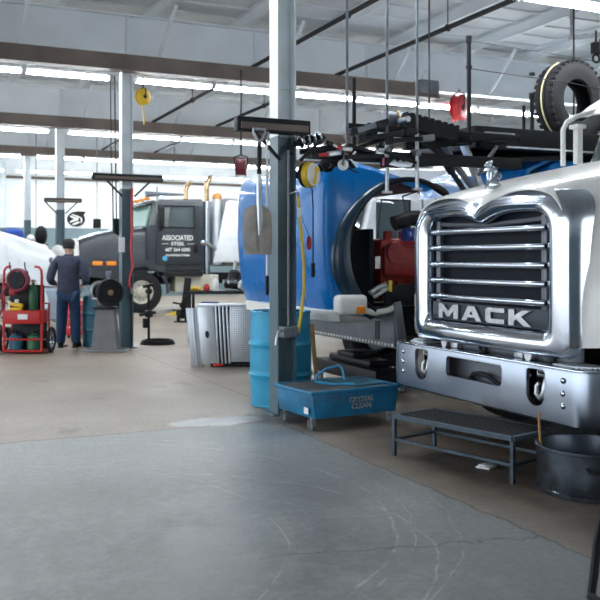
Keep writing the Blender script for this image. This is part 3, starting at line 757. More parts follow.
# hood, lofted in cross-sections from the nose to the windscreen
ST = [  # X, then (w, z) from the lower fender edge to the centre line
 (3.995, [(.93,.86),(.94,1.1),(.945,1.35),(.94,1.55),(.93,1.72),(.85,1.865),(.72,1.925),(.5,1.955),(.25,1.93),(.1,1.86),(0,1.80)]),
 (4.05, [(.95,.86),(.955,1.1),(.955,1.34),(.945,1.55),(.935,1.72),(.86,1.885),(.72,1.95),(.5,1.985),(.25,1.985),(.1,1.945),(0,1.93)]),
 (4.13, [(1.03,.86),(1.025,1.1),(.975,1.34),(.95,1.55),(.94,1.73),(.87,1.905),(.72,1.975),(.5,2.005),(.25,2.01),(.1,2.0),(0,1.995)]),
 (4.21, [(1.13,.87),(1.14,1.1),(1.09,1.35),(.975,1.56),(.945,1.74),(.88,1.93),(.72,2.0),(.5,2.03),(.25,2.035),(.1,2.035),(0,2.035)]),
 (4.35, [(1.215,.88),(1.235,1.1),(1.19,1.36),(1.01,1.55),(.955,1.77),(.895,1.97),(.73,2.03),(.5,2.06),(.25,2.07),(.1,2.075),(0,2.075)]),
 (4.62, [(1.225,1.05),(1.24,1.16),(1.20,1.38),(1.02,1.56),(.955,1.80),(.90,2.02),(.73,2.085),(.5,2.12),(.25,2.135),(.1,2.14),(0,2.14)]),
 (5.10, [(1.225,1.17),(1.24,1.24),(1.20,1.40),(1.03,1.57),(.96,1.86),(.91,2.10),(.74,2.175),(.5,2.215),(.25,2.235),(.1,2.24),(0,2.24)]),
 (5.55, [(1.225,1.05),(1.24,1.16),(1.20,1.38),(1.03,1.57),(.97,1.90),(.92,2.16),(.75,2.245),(.5,2.29),(.25,2.315),(.1,2.32),(0,2.32)]),
 (5.90, [(1.225,.80),(1.24,1.05),(1.20,1.36),(1.05,1.58),(.98,1.93),(.93,2.20),(.75,2.29),(.5,2.34),(.25,2.365),(.1,2.37),(0,2.37)])]
def interp(S, n):
    out = []
    for i in range(len(S)-1):
        for k in range(n):
            t = k/n; out.append((S[i][0]*(1-t) + S[i+1][0]*t, [(a[0]*(1-t)+b_[0]*t, a[1]*(1-t)+b_[1]*t) for a, b_ in zip(S[i][1], S[i+1][1])]))
    return out + [S[-1]]
rings = []
for X, pr in ST:
    rings.append([Vector((X, YG + w, z)) for w, z in pr] + [Vector((X, YG - w, z)) for w, z in reversed(pr[:-1])])
b = MB().loft(rings, False)
me = bpy.data.meshes.new('t'); b.bm.to_mesh(me); b.bm.free()
to = bpy.data.objects.new('t', me); COL.objects.link(to); md = to.modifiers.new('s', 'SUBSURF'); md.levels = 2; md.render_levels = 2
md2 = to.modifiers.new('d', 'SOLIDIFY'); md2.thickness = .012; md2.offset = -1
dg = bpy.context.evaluated_depsgraph_get(); dg.update(); hm = bpy.data.meshes.new_from_object(to.evaluated_get(dg)); bpy.data.objects.remove(to)
hood = mp('hood', MB().mesh(hm), M_mackw, smooth=60)
# dark headlamp pockets in the fenders and the dark corner beside the brow
# chrome dog ornament on the hood
ox, oy, oz = 4.09, YG, 1.985
b = MB().prism([(ox-.045, oz), (ox-.025, oz+.075), (ox+.03, oz+.075), (ox+.10, oz+.02), (ox+.12, oz)], 'xz', oy-.022, oy+.022, .006)
for s in (-1, 1):
    b.tube([(ox-.012, oy+s*.02, oz+.075), (ox-.012, oy+s*.022, oz+.115), (ox+.0, oy+s*.018, oz+.15)], [.011, .012, .018], 8)
    b.tube([(ox+.045, oy+s*.022, oz+.07), (ox+.062, oy+s*.024, oz+.095), (ox+.05, oy+s*.02, oz+.125)], [.012, .02, .022], 8)
b.tube([(ox-.005, oy, oz+.155), (ox+.03, oy, oz+.14), (ox+.06, oy, oz+.115)], [.028, .03, .024], 10)
b.ball((ox-.022, oy, oz+.185), .028, .026, .026).ball((ox-.045, oy, oz+.178), .016, .018, .014)
for s in (-1, 1): b.ball((ox-.008, oy+s*.02, oz+.207), .008, .006, .012)
mp('hood_ornament', b, M_chrome, hood, label='small chrome dog-shaped hood ornament')
# cab
cab = MB().prism([(5.90, .95), (5.90, 2.30), (6.02, 2.34), (6.28, 3.0), (6.45, 3.08), (7.75, 3.10), (7.8, 3.0), (7.8, .95)], 'xz', YC-1.08, YC+1.08, .05)
cabo = mp('cab', cab, M_mackw)
mp('windscreen', MB().prism([(6.0, 2.37), (6.255, 2.95), (6.235, 2.95), (5.98, 2.37)], 'xz', YC-.98, YC+.98), M_glassd, cabo)
mp('screen_frame', MB().tube([(5.985, YC-1.0, 2.36), (6.24, YC-1.0, 2.96), (6.24, YC+1.0, 2.96), (5.985, YC+1.0, 2.36), (5.985, YC-1.0, 2.36)], .018, 8), M_mackw, cabo)
mp('sun_visor', MB().prism([(6.28, 3.02), (6.02, 2.88), (5.90, 2.80), (5.90, 2.825), (6.05, 2.93), (6.30, 3.07)], 'xz', YC-1.1, YC+1.1), M_mackw, cabo)
for s in (-1, 1):
    d = mp('door', MB().box(6.30, 7.35, YC+s*1.085-.01, YC+s*1.085+.01, 1.1, 2.98, .01), M_mackw, cabo)
    mp('door_window', MB().box(6.42, 7.28, YC+s*1.097-.005, YC+s*1.097+.005, 2.15, 2.85, .004), M_glassd, d)
    mp('step', MB().box(6.1, 6.9, YC+s*1.0-.12, YC+s*1.0+.12, .42, .48, .01), M_alu, cabo)
# mirror arms of white tube
b = MB(); q = [at(563, 166, Y=6.33), at(563, 130, Y=6.33), at(567, 122, Y=6.33), at(575, 117, Y=6.33), at(600, 110, Y=6.33), at(625, 103, Y=6.33)]
mp('mirror_arm', b.tube(q, .024, 10), M_whitep, cabo)
q2 = [at(578, 164, Y=6.30), at(578, 128, Y=6.30)]
mp('mirror_post', MB().bar(q2[0], q2[1], .06, .06).box(q2[1].x-.06, q2[1].x+.05, 6.24, 6.36, q2[1].z-.01, q2[1].z+.03, .01), M_whitep, cabo)
b = MB().tube([(5.6, YC-.98, 2.2), (5.6, YC-1.12, 2.7), (6.3, YC-1.2, 2.86)], .022, 8)
mp('mirror_arm', b, M_whitep, cabo)
for s in (-1, 1):
    wheel(mack, mack, (5.10, YC+s*.98, .52), .52, .30, rim=M_alu, hubside=s)
    for X in (9.4, 10.7): wheel(mack, mack, (X, YC+s*.95, .52), .52, .34, rim=M_alu, hubside=s)
mp('front_axle', MB().cyl((5.10, YC-.85, .50), (5.10, YC+.85, .50), .06), M_black)
mp('rear_axle', MB().cyl((9.4, YC-.85, .52), (9.4, YC+.85, .52), .07).cyl((10.7, YC-.85, .52), (10.7, YC+.85, .52), .07), M_black)
mp('engine', MB().box(4.3, 5.8, YC-.4, YC+.4, .85, 1.75, .05), M_dark)
mp('chassis_deck', MB().box(7.9, 11.6, YC-1.0, YC+1.0, 1.1, 1.22, .02), M_dark)

# ---------------------------------------------------------------- the blue truck, hood tipped forward (nose towards -X)
bt = thing('truck', 'blue truck with its big hood tipped open over a red engine', 'truck', (4.6, 8.9, 0))
def bp(name, mb, m, par=None, **k): return part(name, mb, m, par or bt, bt, **k)
YN, YF = 7.70, 10.12
AC, AR = (4.75, 1.52), .73
OL = [(3.86,.93),(3.80,1.1),(3.76,1.4),(3.74,1.7),(3.745,2.1),(3.765,2.32),(3.84,2.43),(4.05,2.455),(4.4,2.39),(4.7,2.31),(5.0,2.25)]
def resample(P, n):
    L_ = [0]
    for a, b_ in zip(P, P[1:]): L_.append(L_[-1] + math.dist(a, b_))
    out = []
    for i in range(n):
        t = L_[-1]*i/(n-1); k = 0
        while k < len(P)-2 and L_[k+1] < t: k += 1
        f = (t - L_[k])/(L_[k+1]-L_[k]); out.append((P[k][0]+(P[k+1][0]-P[k][0])*f, P[k][1]+(P[k+1][1]-P[k][1])*f))
    return out
OLr = resample(OL, 33)
def inset(P, d):
    return [(x + (4.75-x)/math.hypot(4.75-x, 1.52-z)*d, z + (1.52-z)/math.hypot(4.75-x, 1.52-z)*d) for x, z in P]
arc = [(AC[0] + AR*math.cos(R(a)), AC[1] + AR*math.sin(R(a))) for a in [243 - (243-66)*i/32 for i in range(33)]]
stn = [(YN, .10), (YN+.03, .045), (YN+.08, .012), (YN+.16, 0), (YN+.5, -.005), (YN+.95, .03), (YF-.95, .03), (YF-.5, -.005), (YF-.10, 0), (YF-.05, .005), (YF-.02, .02), (YF, .05)]
rings = [[Vector((x, y, z)) for x, z in arc] for y in (YN,)]
rings = [[Vector((x, YN + .0, z)) for x, z in arc]] + [[Vector((x, y, z)) for x, z in inset(OLr, d)] for y, d in stn] + [[Vector((x, YF, z)) for x, z in arc]]
hd = bp('hood', MB().loft(rings, False), M_blue, smooth=50)
# lining inside the shell
li = [[Vector((x + .0, y, z)) for x, z in inset(OLr, .09)] for y in (YN+.04, YF-.04)]
bp('hood_lining', MB().loft(li, False).loft([[Vector((x, YN+.03, z)) for x, z in arc], [Vector((x, YN+.03, z)) for x, z in inset(OLr, .1)]], False).loft([[Vector((x, YF-.03, z)) for x, z in arc], [Vector((x, YF-.03, z)) for x, z in inset(OLr, .1)]], False), M_blackp, hd)
def arcpts(r, y, a0, a1, n=40): return [Vector((AC[0] + r*math.cos(R(a0 + (a1-a0)*i/n)), y, AC[1] + r*math.sin(R(a0 + (a1-a0)*i/n)))) for i in range(n+1)]
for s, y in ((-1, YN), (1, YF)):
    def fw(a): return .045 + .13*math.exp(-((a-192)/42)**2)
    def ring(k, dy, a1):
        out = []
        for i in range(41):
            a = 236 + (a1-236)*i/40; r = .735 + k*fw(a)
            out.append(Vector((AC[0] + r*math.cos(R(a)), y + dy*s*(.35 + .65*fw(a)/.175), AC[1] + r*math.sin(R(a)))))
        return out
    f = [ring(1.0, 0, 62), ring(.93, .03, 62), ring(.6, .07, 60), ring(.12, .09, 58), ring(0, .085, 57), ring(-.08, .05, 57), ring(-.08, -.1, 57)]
    fl = bp('fender_flare', MB().loft(f, False), M_fshade, hd, label='fender flare coloured dark for the shaded arch side')  # ring darkened to stand for the shaded crescent round the arch
    # the black lip tapers to a point beyond the arch
    tp = arcpts(.735, y + s*.06, 234, 52, 44) + [Vector((5.34, y + s*.06, 2.06))]
    bp('wheel_arch_lip', MB().tube(tp, [.016]*38 + [.02, .026, .034, .042, .046, .036, .018, .006], 10), M_blackp, hd)
# pale lower edge of the hood and the marker lamp pod
bp('nose_band', MB().loft([[Vector((x, y, z)) for x, z in ((3.86+d, .945), (3.83+d, .93), (3.84+d, .83), (3.90+d, .815), (4.45, .83))] for y, d in ((YN-.01, .10), (YN+.05, .02), (YN+.16, 0), (YF-.16, 0), (YF-.05, .02), (YF, .10))], False), M_whitep, hd)
c = at(350, 305, Y=7.60)
pod = bp('marker_lamp_pod', MB().box(c.x-.13, c.x+.19, 7.56, 7.74, c.z-.10, c.z+.10, .05, seg=4), M_whitep, hd)
bp('amber_lens', MB().box(c.x+.05, c.x+.15, 7.55, 7.60, c.z-.085, c.z-.01, .01), M_amber, pod, label='amber lamp lens')
bp('pod_trim', MB().tube([(c.x+.19, 7.62, c.z-.06), (c.x+.3, 7.66, c.z-.09), (c.x+.5, 7.7, c.z-.07), (c.x+.62, 7.72, c.z-.02)], .03, 10), M_whitep, pod)
c = at(364, 188, Y=7.72)
# bumper plate with a row of rivets, uprights
bm_ = bp('bumper', MB().box(4.58, 4.62, YN+.02, YF, .535, .93, .01).box(4.58, 4.80, YN+.0, YF, .53, .55, .004), M_mid)
for k in range(34): bp('bumper_rivet', MB().ball((4.574, YN+.05 + k*.07, .562), .012, .018, .018, u=8, v=6), M_whitep, bm_)
b = MB()
for k in range(3): b.box(4.565, 4.585, YN+.32+k*.035, YN+.335+k*.035, .60, .90, .003)
bp('bumper_rib_set', b, M_mid, bm_)
bp('bumper_post', MB().prism([(4.60, .50), (4.55, 1.0), (4.63, 1.02), (4.72, .50)], 'xz', YN-.04, YN+.0, .01), M_mid, bm_)
# engine bay
eng = bp('engine', MB().box(4.84, 6.0, 8.45, 9.35, 1.0, 1.68, .05).box(4.86, 5.9, 8.40, 8.6, 1.25, 1.6, .04).cyl((5.0, 8.37, 1.52), (5.0, 8.6, 1.52), .12).cyl((5.48, 8.36, 1.52), (5.48, 8.6, 1.52), .10), M_redd, label='red engine block')
for k in range(6): bp('exhaust_port', MB().box(4.86+k*.15, 4.97+k*.15, 8.37, 8.44, 1.05, 1.20, .015), M_redd, eng)
for k in range(5): bp('valve_cover', MB().cyl((4.95+k*.2, 8.5, 1.66), (4.95+k*.2, 8.5, 1.76), .05, n=12), M_redd, eng)
bp('intake_pipe', MB().tube([(4.92, 8.3, 1.84), (5.1, 8.28, 1.90), (5.35, 8.3, 1.90), (5.55, 8.35, 1.82)], .085, 14), M_dark, eng)
bp('hose_coupler', MB().cyl((5.05, 8.30, 1.72), (5.38, 8.30, 1.74), .075, n=18), mat('blue_silicone_hose', (.02,.08,.4), .35), eng)
b = MB()
for x in (5.09, 5.2, 5.31): b.torus((x, 8.30, 1.725), (1,0,.06), .078, .008, 20, 6)
bp('hose_clamps', b, M_chrome, eng)
bp('fan_shroud', MB().lathe([(.28,-.05), (.50,-.05), (.52,0), (.50,.04), (.46,.04), (.46,-.02), (.28,-.02)], (4.74, 9.05, 1.35), (1,0,0), 36), M_blackp, eng)
b = MB()
for k in range(8):
    a = 2*PI*k/8; b.bar((4.74, 9.05 + .06*math.cos(a), 1.35 + .06*math.sin(a)), (4.76, 9.05 + .42*math.cos(a+.2), 1.35 + .42*math.sin(a+.2)), .10, .012, up=(1,0,0))
bp('fan_blades', b.cyl((4.70, 9.05, 1.35), (4.84, 9.05, 1.35), .08), M_dark, eng)
bp('radiator', MB().box(4.62, 4.68, 8.32, 9.75, .95, 1.78, .01), M_rad)
bp('splash_guard', MB().box(4.66, 5.6, 8.04, 8.08, .95, 1.18, .01), M_blackp)
c = at(380, 288, Y=8.0)
bp('steering_arm', MB().tube([at(370, 293, Y=7.95), at(378, 288, Y=7.95), at(386, 285, Y=7.95)], .03, 8).tube([at(374, 297, Y=7.95), at(388, 288, Y=7.95)], .022, 8), M_alu)
bp('yellow_tag', MB().box(at(390, 285, Y=7.9).x-.02, at(390, 285, Y=7.9).x+.02, 7.89, 7.90, at(390, 285, Y=7.9).z-.07, at(390, 285, Y=7.9).z+.05, .002), M_yel)
bp('reservoir_label', MB().box(at(377, 262, Y=8.0).x-.03, at(377, 262, Y=8.0).x+.03, 7.98, 7.99, at(377, 262, Y=8.0).z-.07, at(377, 262, Y=8.0).z+.06, .002), M_paper)
b = MB()
random.seed(3)
for k in range(12):
    x0 = 4.85 + random.random()*.5; y0 = 8.0 + random.random()*.25; z0_ = .95 + random.random()*.25
    b.tube([(x0, y0, z0_), (x0+.1, y0-.04, z0_+.1*random.random()+.05), (x0+.25, y0+.02, z0_+.1), (x0+.4, y0+.1, z0_+.25*random.random())], .018 + .02*random.random(), 7)
bp('engine_hoses', b, M_black, eng)
for s in (-1, 1):
    bp('frame_rail', MB().box(4.7, 11.5, 8.9+s*.42-.04, 8.9+s*.42+.04, .66, .92), M_black)
    wheel(bt, bt, (5.65, 8.9+s*1.0, .50), .50, .30, rim=M_alu, hubside=s)
    wheel(bt, bt, (10.2, 8.9+s*.95, .50), .50, .34, rim=M_alu, hubside=s)
bp('front_axle', MB().cyl((5.65, 8.0, .5), (5.65, 9.8, .5), .06).cyl((10.2, 8.0, .5), (10.2, 9.8, .5), .06), M_black)
bc = bp('cab', MB().prism([(6.45, 1.0), (6.45, 1.95), (6.70, 2.52), (6.85, 2.59), (8.2, 2.60), (8.25, 1.0)], 'xz', 7.85, 9.95, .05), M_blue)
bp('windscreen', MB().prism([(6.43, 1.98), (6.64, 2.46), (6.62, 2.48), (6.41, 1.98)], 'xz', 7.98, 9.85), glass('teal_windscreen', (.25,.5,.5), .03, .6), bc)
bp('sun_visor', MB().prism([(6.70, 2.61), (6.36, 2.46), (6.30, 2.24), (6.33, 2.24), (6.41, 2.44), (6.72, 2.57)], 'xz', 7.82, 9.98, .004), M_blue, bc)
for y in (7.84, 9.96):
    bp('door_window', MB().box(6.95, 7.8, y-.01, y+.01, 1.95, 2.5, .004), M_glassd, bc)
b = MB().tube([(6.5, 9.9, 2.05), (6.2, 10.12, 2.0), (6.16, 10.16, 2.3), (6.4, 9.95, 2.4)], .014, 6)
bp('mirror_bracket', b, M_dark, bc)

# ---------------------------------------------------------------- white truck cab beyond the blue one
wt = thing('truck', 'plain white truck cab half hidden beyond the blue truck arch', 'truck', (7.0, 13.6, 0))
def wp(name, mb, m, par=None, **k): return part(name, mb, m, par or wt, wt, **k)
wc = wp('cab', MB().prism([(6.75, .7), (6.75, 1.75), (7.0, 2.72), (7.2, 2.95), (9.4, 2.98), (9.4, .7)], 'xz', 12.35, 14.6, .06), M_wt)
p0, p1 = at(378, 240, Y=12.34), at(399, 200, Y=12.34)
wp('door_window', MB().box(6.98, 7.62, 12.335, 12.36, 1.62, 2.42, .012), M_glassd, wc)
wp('window_seal', MB().tube([(6.98,12.335,1.62),(7.62,12.335,1.62),(7.62,12.335,2.42),(7.08,12.335,2.42),(6.98,12.335,1.62)], .018, 6), M_black, wc)
wp('body_seam', MB().box(7.66, 9.38, 12.336, 12.345, 2.24, 2.255), M_mid, wc)
wp('blue_stripe', MB().box(7.75, 9.38, 12.338, 12.346, 1.60, 1.80), M_blue, wc)
wp('windscreen', MB().prism([(6.74, 1.8), (6.96, 2.68), (6.93, 2.68), (6.71, 1.8)], 'xz', 12.5, 14.45), M_glassd, wc)
b = MB().tube([(7.75, 12.3, 2.55), (7.76, 12.18, 2.5), (7.76, 12.16, 1.95), (7.75, 12.3, 1.9)], .016, 6).tube([(7.98, 12.3, 2.7), (8.0, 12.15, 2.6), (8.0, 12.15, 1.9), (7.95, 12.3, 1.85)], .016, 6)
wp('grab_rail', b, M_mid, wc)
wp('box_body', MB().box(9.6, 13.5, 12.2, 14.7, .9, 3.3, .03), M_wt)
wp('frame_rail', MB().box(6.8, 13.4, 12.95, 13.05, .5, .72).box(6.8, 13.4, 13.95, 14.05, .5, .72), M_black)
for x in (7.9, 12.2):
    for s in (-1, 1): wheel(wt, wt, (x, 13.48+s*.95, .48), .48, .28, rim=M_alu, hubside=s)

# ---------------------------------------------------------------- slate truck at the back of the hall (nose towards -X)
st = thing('truck', 'slate grey truck with white door lettering and chrome exhaust stacks', 'truck', (6.0, 24.1, 0))
def sp_(name, mb, m, par=None, **k): return part(name, mb, m, par or st, st, **k)
YA, YB = 22.9, 25.3
ymid = (YA+YB)/2
hst = [(4.20, .62, [1.0, 1.3, 1.86, 1.90]), (4.32, .72, [.98, 1.35, 1.96, 2.0]), (4.7, .82, [.96, 1.4, 2.10, 2.14]), (5.3, .90, [.98, 1.45, 2.22, 2.26]), (5.98, .98, [1.1, 1.5, 2.28, 2.33])]
rings = []
for X, hw, (z0_, z1, z2, z3) in hst:
    r = [(-hw-.02, z0_), (-hw, z1), (-hw*.96, z2-.12), (-hw*.85, z2), (-hw*.4, z3), (hw*.4, z3), (hw*.85, z2), (hw*.96, z2-.12), (hw, z1), (hw+.02, z0_)]
    rings.append([Vector((X, ymid+w, z)) for w, z in r])
h2 = sp_('hood', MB().loft(rings, True, True), M_slate, smooth=40)
sp_('grille_surround', MB().tube([(4.18, ymid-.64, .95), (4.17, ymid-.64, 1.82), (4.19, ymid-.5, 1.93), (4.19, ymid+.5, 1.93), (4.17, ymid+.64, 1.82), (4.18, ymid+.64, .95)], .07, 10), M_whitep, h2)
sp_('grille', MB().box(4.14, 4.2, ymid-.56, ymid+.56, 1.0, 1.84, .02), M_rad, h2)
sp_('hood_edge_highlight', MB().tube([(4.25, ymid-.55, 1.96), (4.7, ymid-.66, 2.11), (5.3, ymid-.73, 2.235), (5.95, ymid-.8, 2.30)], .05, 8), M_chrome, h2)  # bright tube stands in for the highlight along the hood's top edge
b = MB().box(4.05, 4.25, YA+.05, YB-.05, .55, .92, .05)
sp_('bumper', b, M_grey)
for s, y in ((-1, YA), (1, YB)):
    f = [[Vector((5.8 + r*math.cos(R(a)), y + s*o, .58 + r*math.sin(R(a)))) for a in range(-5, 186, 10)] for r, o in ((.66, .02), (.74, .02), (.76, -.03), (.80, -.5))]
    sp_('fender', MB().loft(f, False), M_slate)
    sp_('fender_skirt', MB().prism([(4.45, 1.0), (4.45, 1.32), (5.2, 1.45), (6.4, 1.42), (6.55, .95), (6.46, .9)] + [(5.8 + .74*math.cos(R(a)), .58 + .74*math.sin(R(a))) for a in range(20, 161, 10)] + [(5.0, .9)], 'xz', y + s*.0 - .0, y - s*.2), M_slate)
    wheel(st, st, (5.80, y - s*.17, .56), .56, .32, hubside=s)
    for X in (10.2, 11.4): wheel(st, st, (X, y - s*.2, .55), .55, .4, hubside=s)
for x in (4.62, 4.98):
    sp_('marker_lamp', MB().box(x-.13, x+.13, YA-.01, YA+.02, 1.28, 1.39, .01), M_amber)
cb2 = sp_('cab', MB().prism([(5.95, 1.12), (5.95, 2.30), (6.08, 2.95), (6.3, 3.06), (7.5, 3.10), (7.55, 3.0), (7.55, 1.12)], 'xz', YA+.02, YB-.02, .05), M_slate)
dr = sp_('door', MB().prism([(6.20, 1.30), (6.18, 2.3), (6.34, 2.94), (7.36, 2.96), (7.42, 2.88), (7.42, 1.4), (7.34, 1.30)], 'xz', YA-.02, YA+.03, .015), M_slate, cb2)
sp_('door_window', MB().prism([(6.55, 2.32), (6.62, 2.86), (7.22, 2.88), (7.24, 2.32)], 'xz', YA-.03, YA-.01), M_glassd, cb2)
sp_('vent_window', MB().prism([(6.26, 2.34), (6.40, 2.84), (6.56, 2.86), (6.50, 2.34)], 'xz', YA-.03, YA-.01), M_glass, cb2)
sp_('window_frame', MB().tube([(6.23,YA-.03,2.30),(6.40,YA-.03,2.88),(7.24,YA-.03,2.90),(7.26,YA-.03,2.30),(6.23,YA-.03,2.30)], .02, 6), M_black, cb2)
sp_('windscreen', MB().prism([(5.94, 2.33), (6.06, 2.90), (6.03, 2.90), (5.91, 2.33)], 'xz', YA+.12, YB-.12), glass('green_windscreen', (.45,.72,.66), .03, .5), cb2)
sp_('side_screen', MB().prism([(6.0, 2.36), (6.10, 2.88), (6.24, 2.86), (6.14, 2.36)], 'xz', YA+.005, YA+.03), M_glass, cb2)
sp_('sun_visor', MB().prism([(6.15, 3.04), (5.82, 2.97), (5.80, 2.92), (6.12, 2.98)], 'xz', YA, YB, .005), M_slate, cb2)
for k in range(4): sp_('roof_marker_lamp', MB().ball((6.0, YA+.25+k*.6, 3.08), .09, .06, .05, u=10, v=6), M_amber, cb2)
sp_('air_horn', MB().tube([(6.0, YA+.5, 3.22), (6.5, YA+.5, 3.24), (7.1, YA+.5, 3.24)], [.09, .05, .03], 10).box(6.4, 6.5, YA+.46, YA+.54, 3.06, 3.22), M_chrome, cb2)
sp_('cab_mirror', MB().box(6.20, 6.36, YA-.22, YA-.14, 2.25, 2.85, .02).tube([(6.25, YA, 2.9), (6.28, YA-.18, 2.9), (6.28, YA-.18, 2.2), (6.25, YA, 2.2)], .016, 6), M_black, cb2)
sp_('driver_seat', MB().box(6.9, 7.15, YA+.25, YA+.75, 1.9, 2.62, .08), mat('tan_seat', (.42,.28,.22), .7), cb2, label='tan seat behind the door window')
sp_('cab_step', MB().box(6.2, 7.5, YA-.02, YA+.25, .98, 1.12, .02), M_dark, cb2)
T = Matrix.Rotation(R(90), 4, 'X')
b = MB()
for s, sz, z, k in (('ASSOCIATED', .185, 2.02, .80), ('STEEL', .125, 1.86, 1.2), ('607 264 6000', .125, 1.70, 1.0), ('CONSTRUCTION', .065, 1.55, 1.3)):
    b.mesh(text_mesh(s, sz, .001, .003, sx=k), Matrix.Translation((6.78, YA-.024, z)) @ T)
for x in (6.42, 7.14): sp_('lettering_dash', MB().box(x-.1, x+.1, YA-.0245, YA-.0225, 1.855, 1.868), M_whitep, dr)
sp_('door_lettering', b, M_whitep, dr)
sp_('door_sticker', MB().prism([(6.42+.07*math.cos(a*PI/8), 1.47+.07*math.sin(a*PI/8)) for a in range(16)], 'xz', YA-.026, YA-.0225), M_bluec, dr, label='round light blue door sticker')
sp_('door_handle', MB().box(7.22, 7.34, YA-.05, YA-.02, 1.62, 1.85, .01), M_black, dr)
for y in (YA+.22, YB-.22):
    e = sp_('exhaust_stack', MB().cyl((7.68, y, 1.0), (7.68, y, 3.05), .095, n=20), M_chrome)
    sp_('exhaust_elbow', MB().tube([(7.68, y, 3.03), (7.68, y, 3.5), (7.70, y, 3.6), (7.76, y, 3.69), (7.84, y, 3.74)], .07, 12), M_gold, e)
e = sp_('air_cleaner', MB().cyl((7.98, YA+.2, 1.3), (7.98, YA+.2, 3.12), .13, n=20), M_alu)
sp_('air_cleaner_cap', MB().lathe([(.13,0),(.14,.04),(.11,.12),(.05,.17),(.001,.18)], (7.98, YA+.2, 3.12), (0,0,1), 20), mat('orange_cap', (.65,.25,.05), .4), e)
sp_('stack_clamp', MB().ball((7.5, YA+.02, 1.9), .09, .09, .09).tube([(7.5, YA+.0, 1.9), (7.7, YA-.02, 1.85), (7.9, YA-.02, 1.7)], .045, 8), M_chrome)
sp_('body', MB().box(8.2, 11.9, YA+.2, YB-.2, 1.25, 3.15, .04), M_grey)
sp_('side_fairing', MB().prism([(7.78, 1.36), (8.16, 3.02), (8.25, 3.08), (9.3, 3.0), (9.3, 1.36)], 'xz', YA-.06, YA-.02, .01), M_wt, label='white slanted side fairing')
sp_('tool_box', MB().box(6.75, 8.0, YA+.12, YA+.7, .55, 1.02, .03), M_cream, label='pale cream side box')
for s in (-1, 1): sp_('frame_rail', MB().box(4.4, 12.0, ymid+s*.45-.05, ymid+s*.45+.05, .75, 1.05), M_black)
sp_('axle', MB().cyl((5.8, YA+.3, .56), (5.8, YB-.3, .56), .06).cyl((10.2, YA+.3, .56), (10.2, YB-.3, .56), .07).cyl((11.4, YA+.3, .56), (11.4, YB-.3, .56), .07), M_black)

# ---------------------------------------------------------------- white van-like truck nose behind the man (nose towards +X)
vt = thing('truck', 'white truck nose behind the red hose cart and the man', 'truck', (1.6, 17.5, 0))
def vp(name, mb, m, par=None, **k): return part(name, mb, m, par or vt, vt, **k)
rings = []
for X, hw, z0_, z2 in ((2.66, .80, .98, 1.42), (2.58, .92, .95, 1.57), (2.38, 1.0, .95, 1.70), (1.9, 1.05, 1.0, 1.86), (1.3, 1.08, 1.05, 2.02), (.6, 1.10, 1.05, 2.16)):
    r = [(-hw, z0_), (-hw-.02, (z0_+z2)/2), (-hw*.95, z2-.1), (-hw*.8, z2-.02), (-hw*.35, z2+.04), (hw*.35, z2+.04), (hw*.8, z2-.02), (hw*.95, z2-.1), (hw+.02, (z0_+z2)/2), (hw, z0_)]
    rings.append([Vector((X, 17.5+w, z)) for w, z in r])
vh = vp('hood', MB().loft(rings, True, True), M_wt, smooth=50)
for s in (-1, 1):
    vp('headlamp', MB().ball((2.46, 17.5+s*.90, 1.40), .10, .07, .09), M_glassd, vh)
    vp('fender', MB().loft([[Vector((1.75 + r*math.cos(R(a)), 17.5+s*o, .55 + r*math.sin(R(a)))) for a in range(0, 181, 10)] for r, o in ((.58, 1.12), (.66, 1.14), (.70, 1.10), (.72, .8))], False), M_wt)
    wheel(vt, vt, (1.75, 17.5+s*.95, .5), .5, .28, hubside=s)
vp('bumper', MB().box(2.3, 2.68, 16.38, 18.62, .32, .92, .07, seg=3), mat('pale_blue_grey_bumper', (.33,.40,.48), .35, var=.1, coat=.3))
vp('cab', MB().prism([(.6, .7), (.6, 2.1), (.2, 2.85), (-1.4, 2.9), (-1.4, .7)], 'xz', 16.4, 18.6, .05), M_wt)
vp('windscreen', MB().prism([(.60, 2.14), (.25, 2.78), (.28, 2.80), (.63, 2.16)], 'xz', 16.5, 18.5), M_glassd)
vp('frame_rail', MB().box(-1.4, 2.3, 17.0, 17.1, .5, .75).box(-1.4, 2.3, 17.9, 18.0, .5, .75), M_black)
for s in (-1, 1): wheel(vt, vt, (-.8, 17.5+s*.95, .5), .5, .28, hubside=s)

# ---------------------------------------------------------------- storage rack with bundles behind it
rk = thing('storage_rack', 'dark steel rack standing behind the white truck nose', 'rack', (2.6, 21.4, 0))
for x in (1.6, 3.05):
    for y in (21.1, 21.7): part('post', MB().box(x-.03, x+.03, y-.03, y+.03, 0, 1.82), M_grey, rk, rk)
for z in (.5, 1.15, 1.8): part('shelf', MB().box(1.55, 3.1, 21.05, 21.75, z-.03, z, .005), M_dark, rk, rk)
def bundle(x, y, z, rx, ry, rz, m, name, lab, cat, seed):
    rnd = random.Random(seed); b = bmesh.new(); bmesh.ops.create_icosphere(b, subdivisions=3, radius=1)
    ks = [(rnd.uniform(2, 5), rnd.uniform(0, 6), rnd.uniform(.03, .08)) for _ in range(4)]
    for v in b.verts:
        f = 1 + sum(a*math.sin(k*v.co[i % 3] + p) for i, (k, p, a) in enumerate(ks))
        v.co = Vector((v.co.x*rx*f, v.co.y*ry*f, max(-.86, v.co.z*f)*rz))
    o = MB(); o._add(b); o = single(name, o, m, lab, cat); o.location = (x, y, z + rz*.86); return o
bundle(2.34, 21.4, 1.802, .24, .22, .21, M_bcloth, 'cloth_bundle', 'royal blue cloth bundle on the rack behind the white truck nose', 'cloth', 1)
bundle(2.735, 21.35, 1.802, .10, .2, .13, M_sack, 'sack', 'small white sack between the blue bundle and the dark bundle', 'sack', 2)
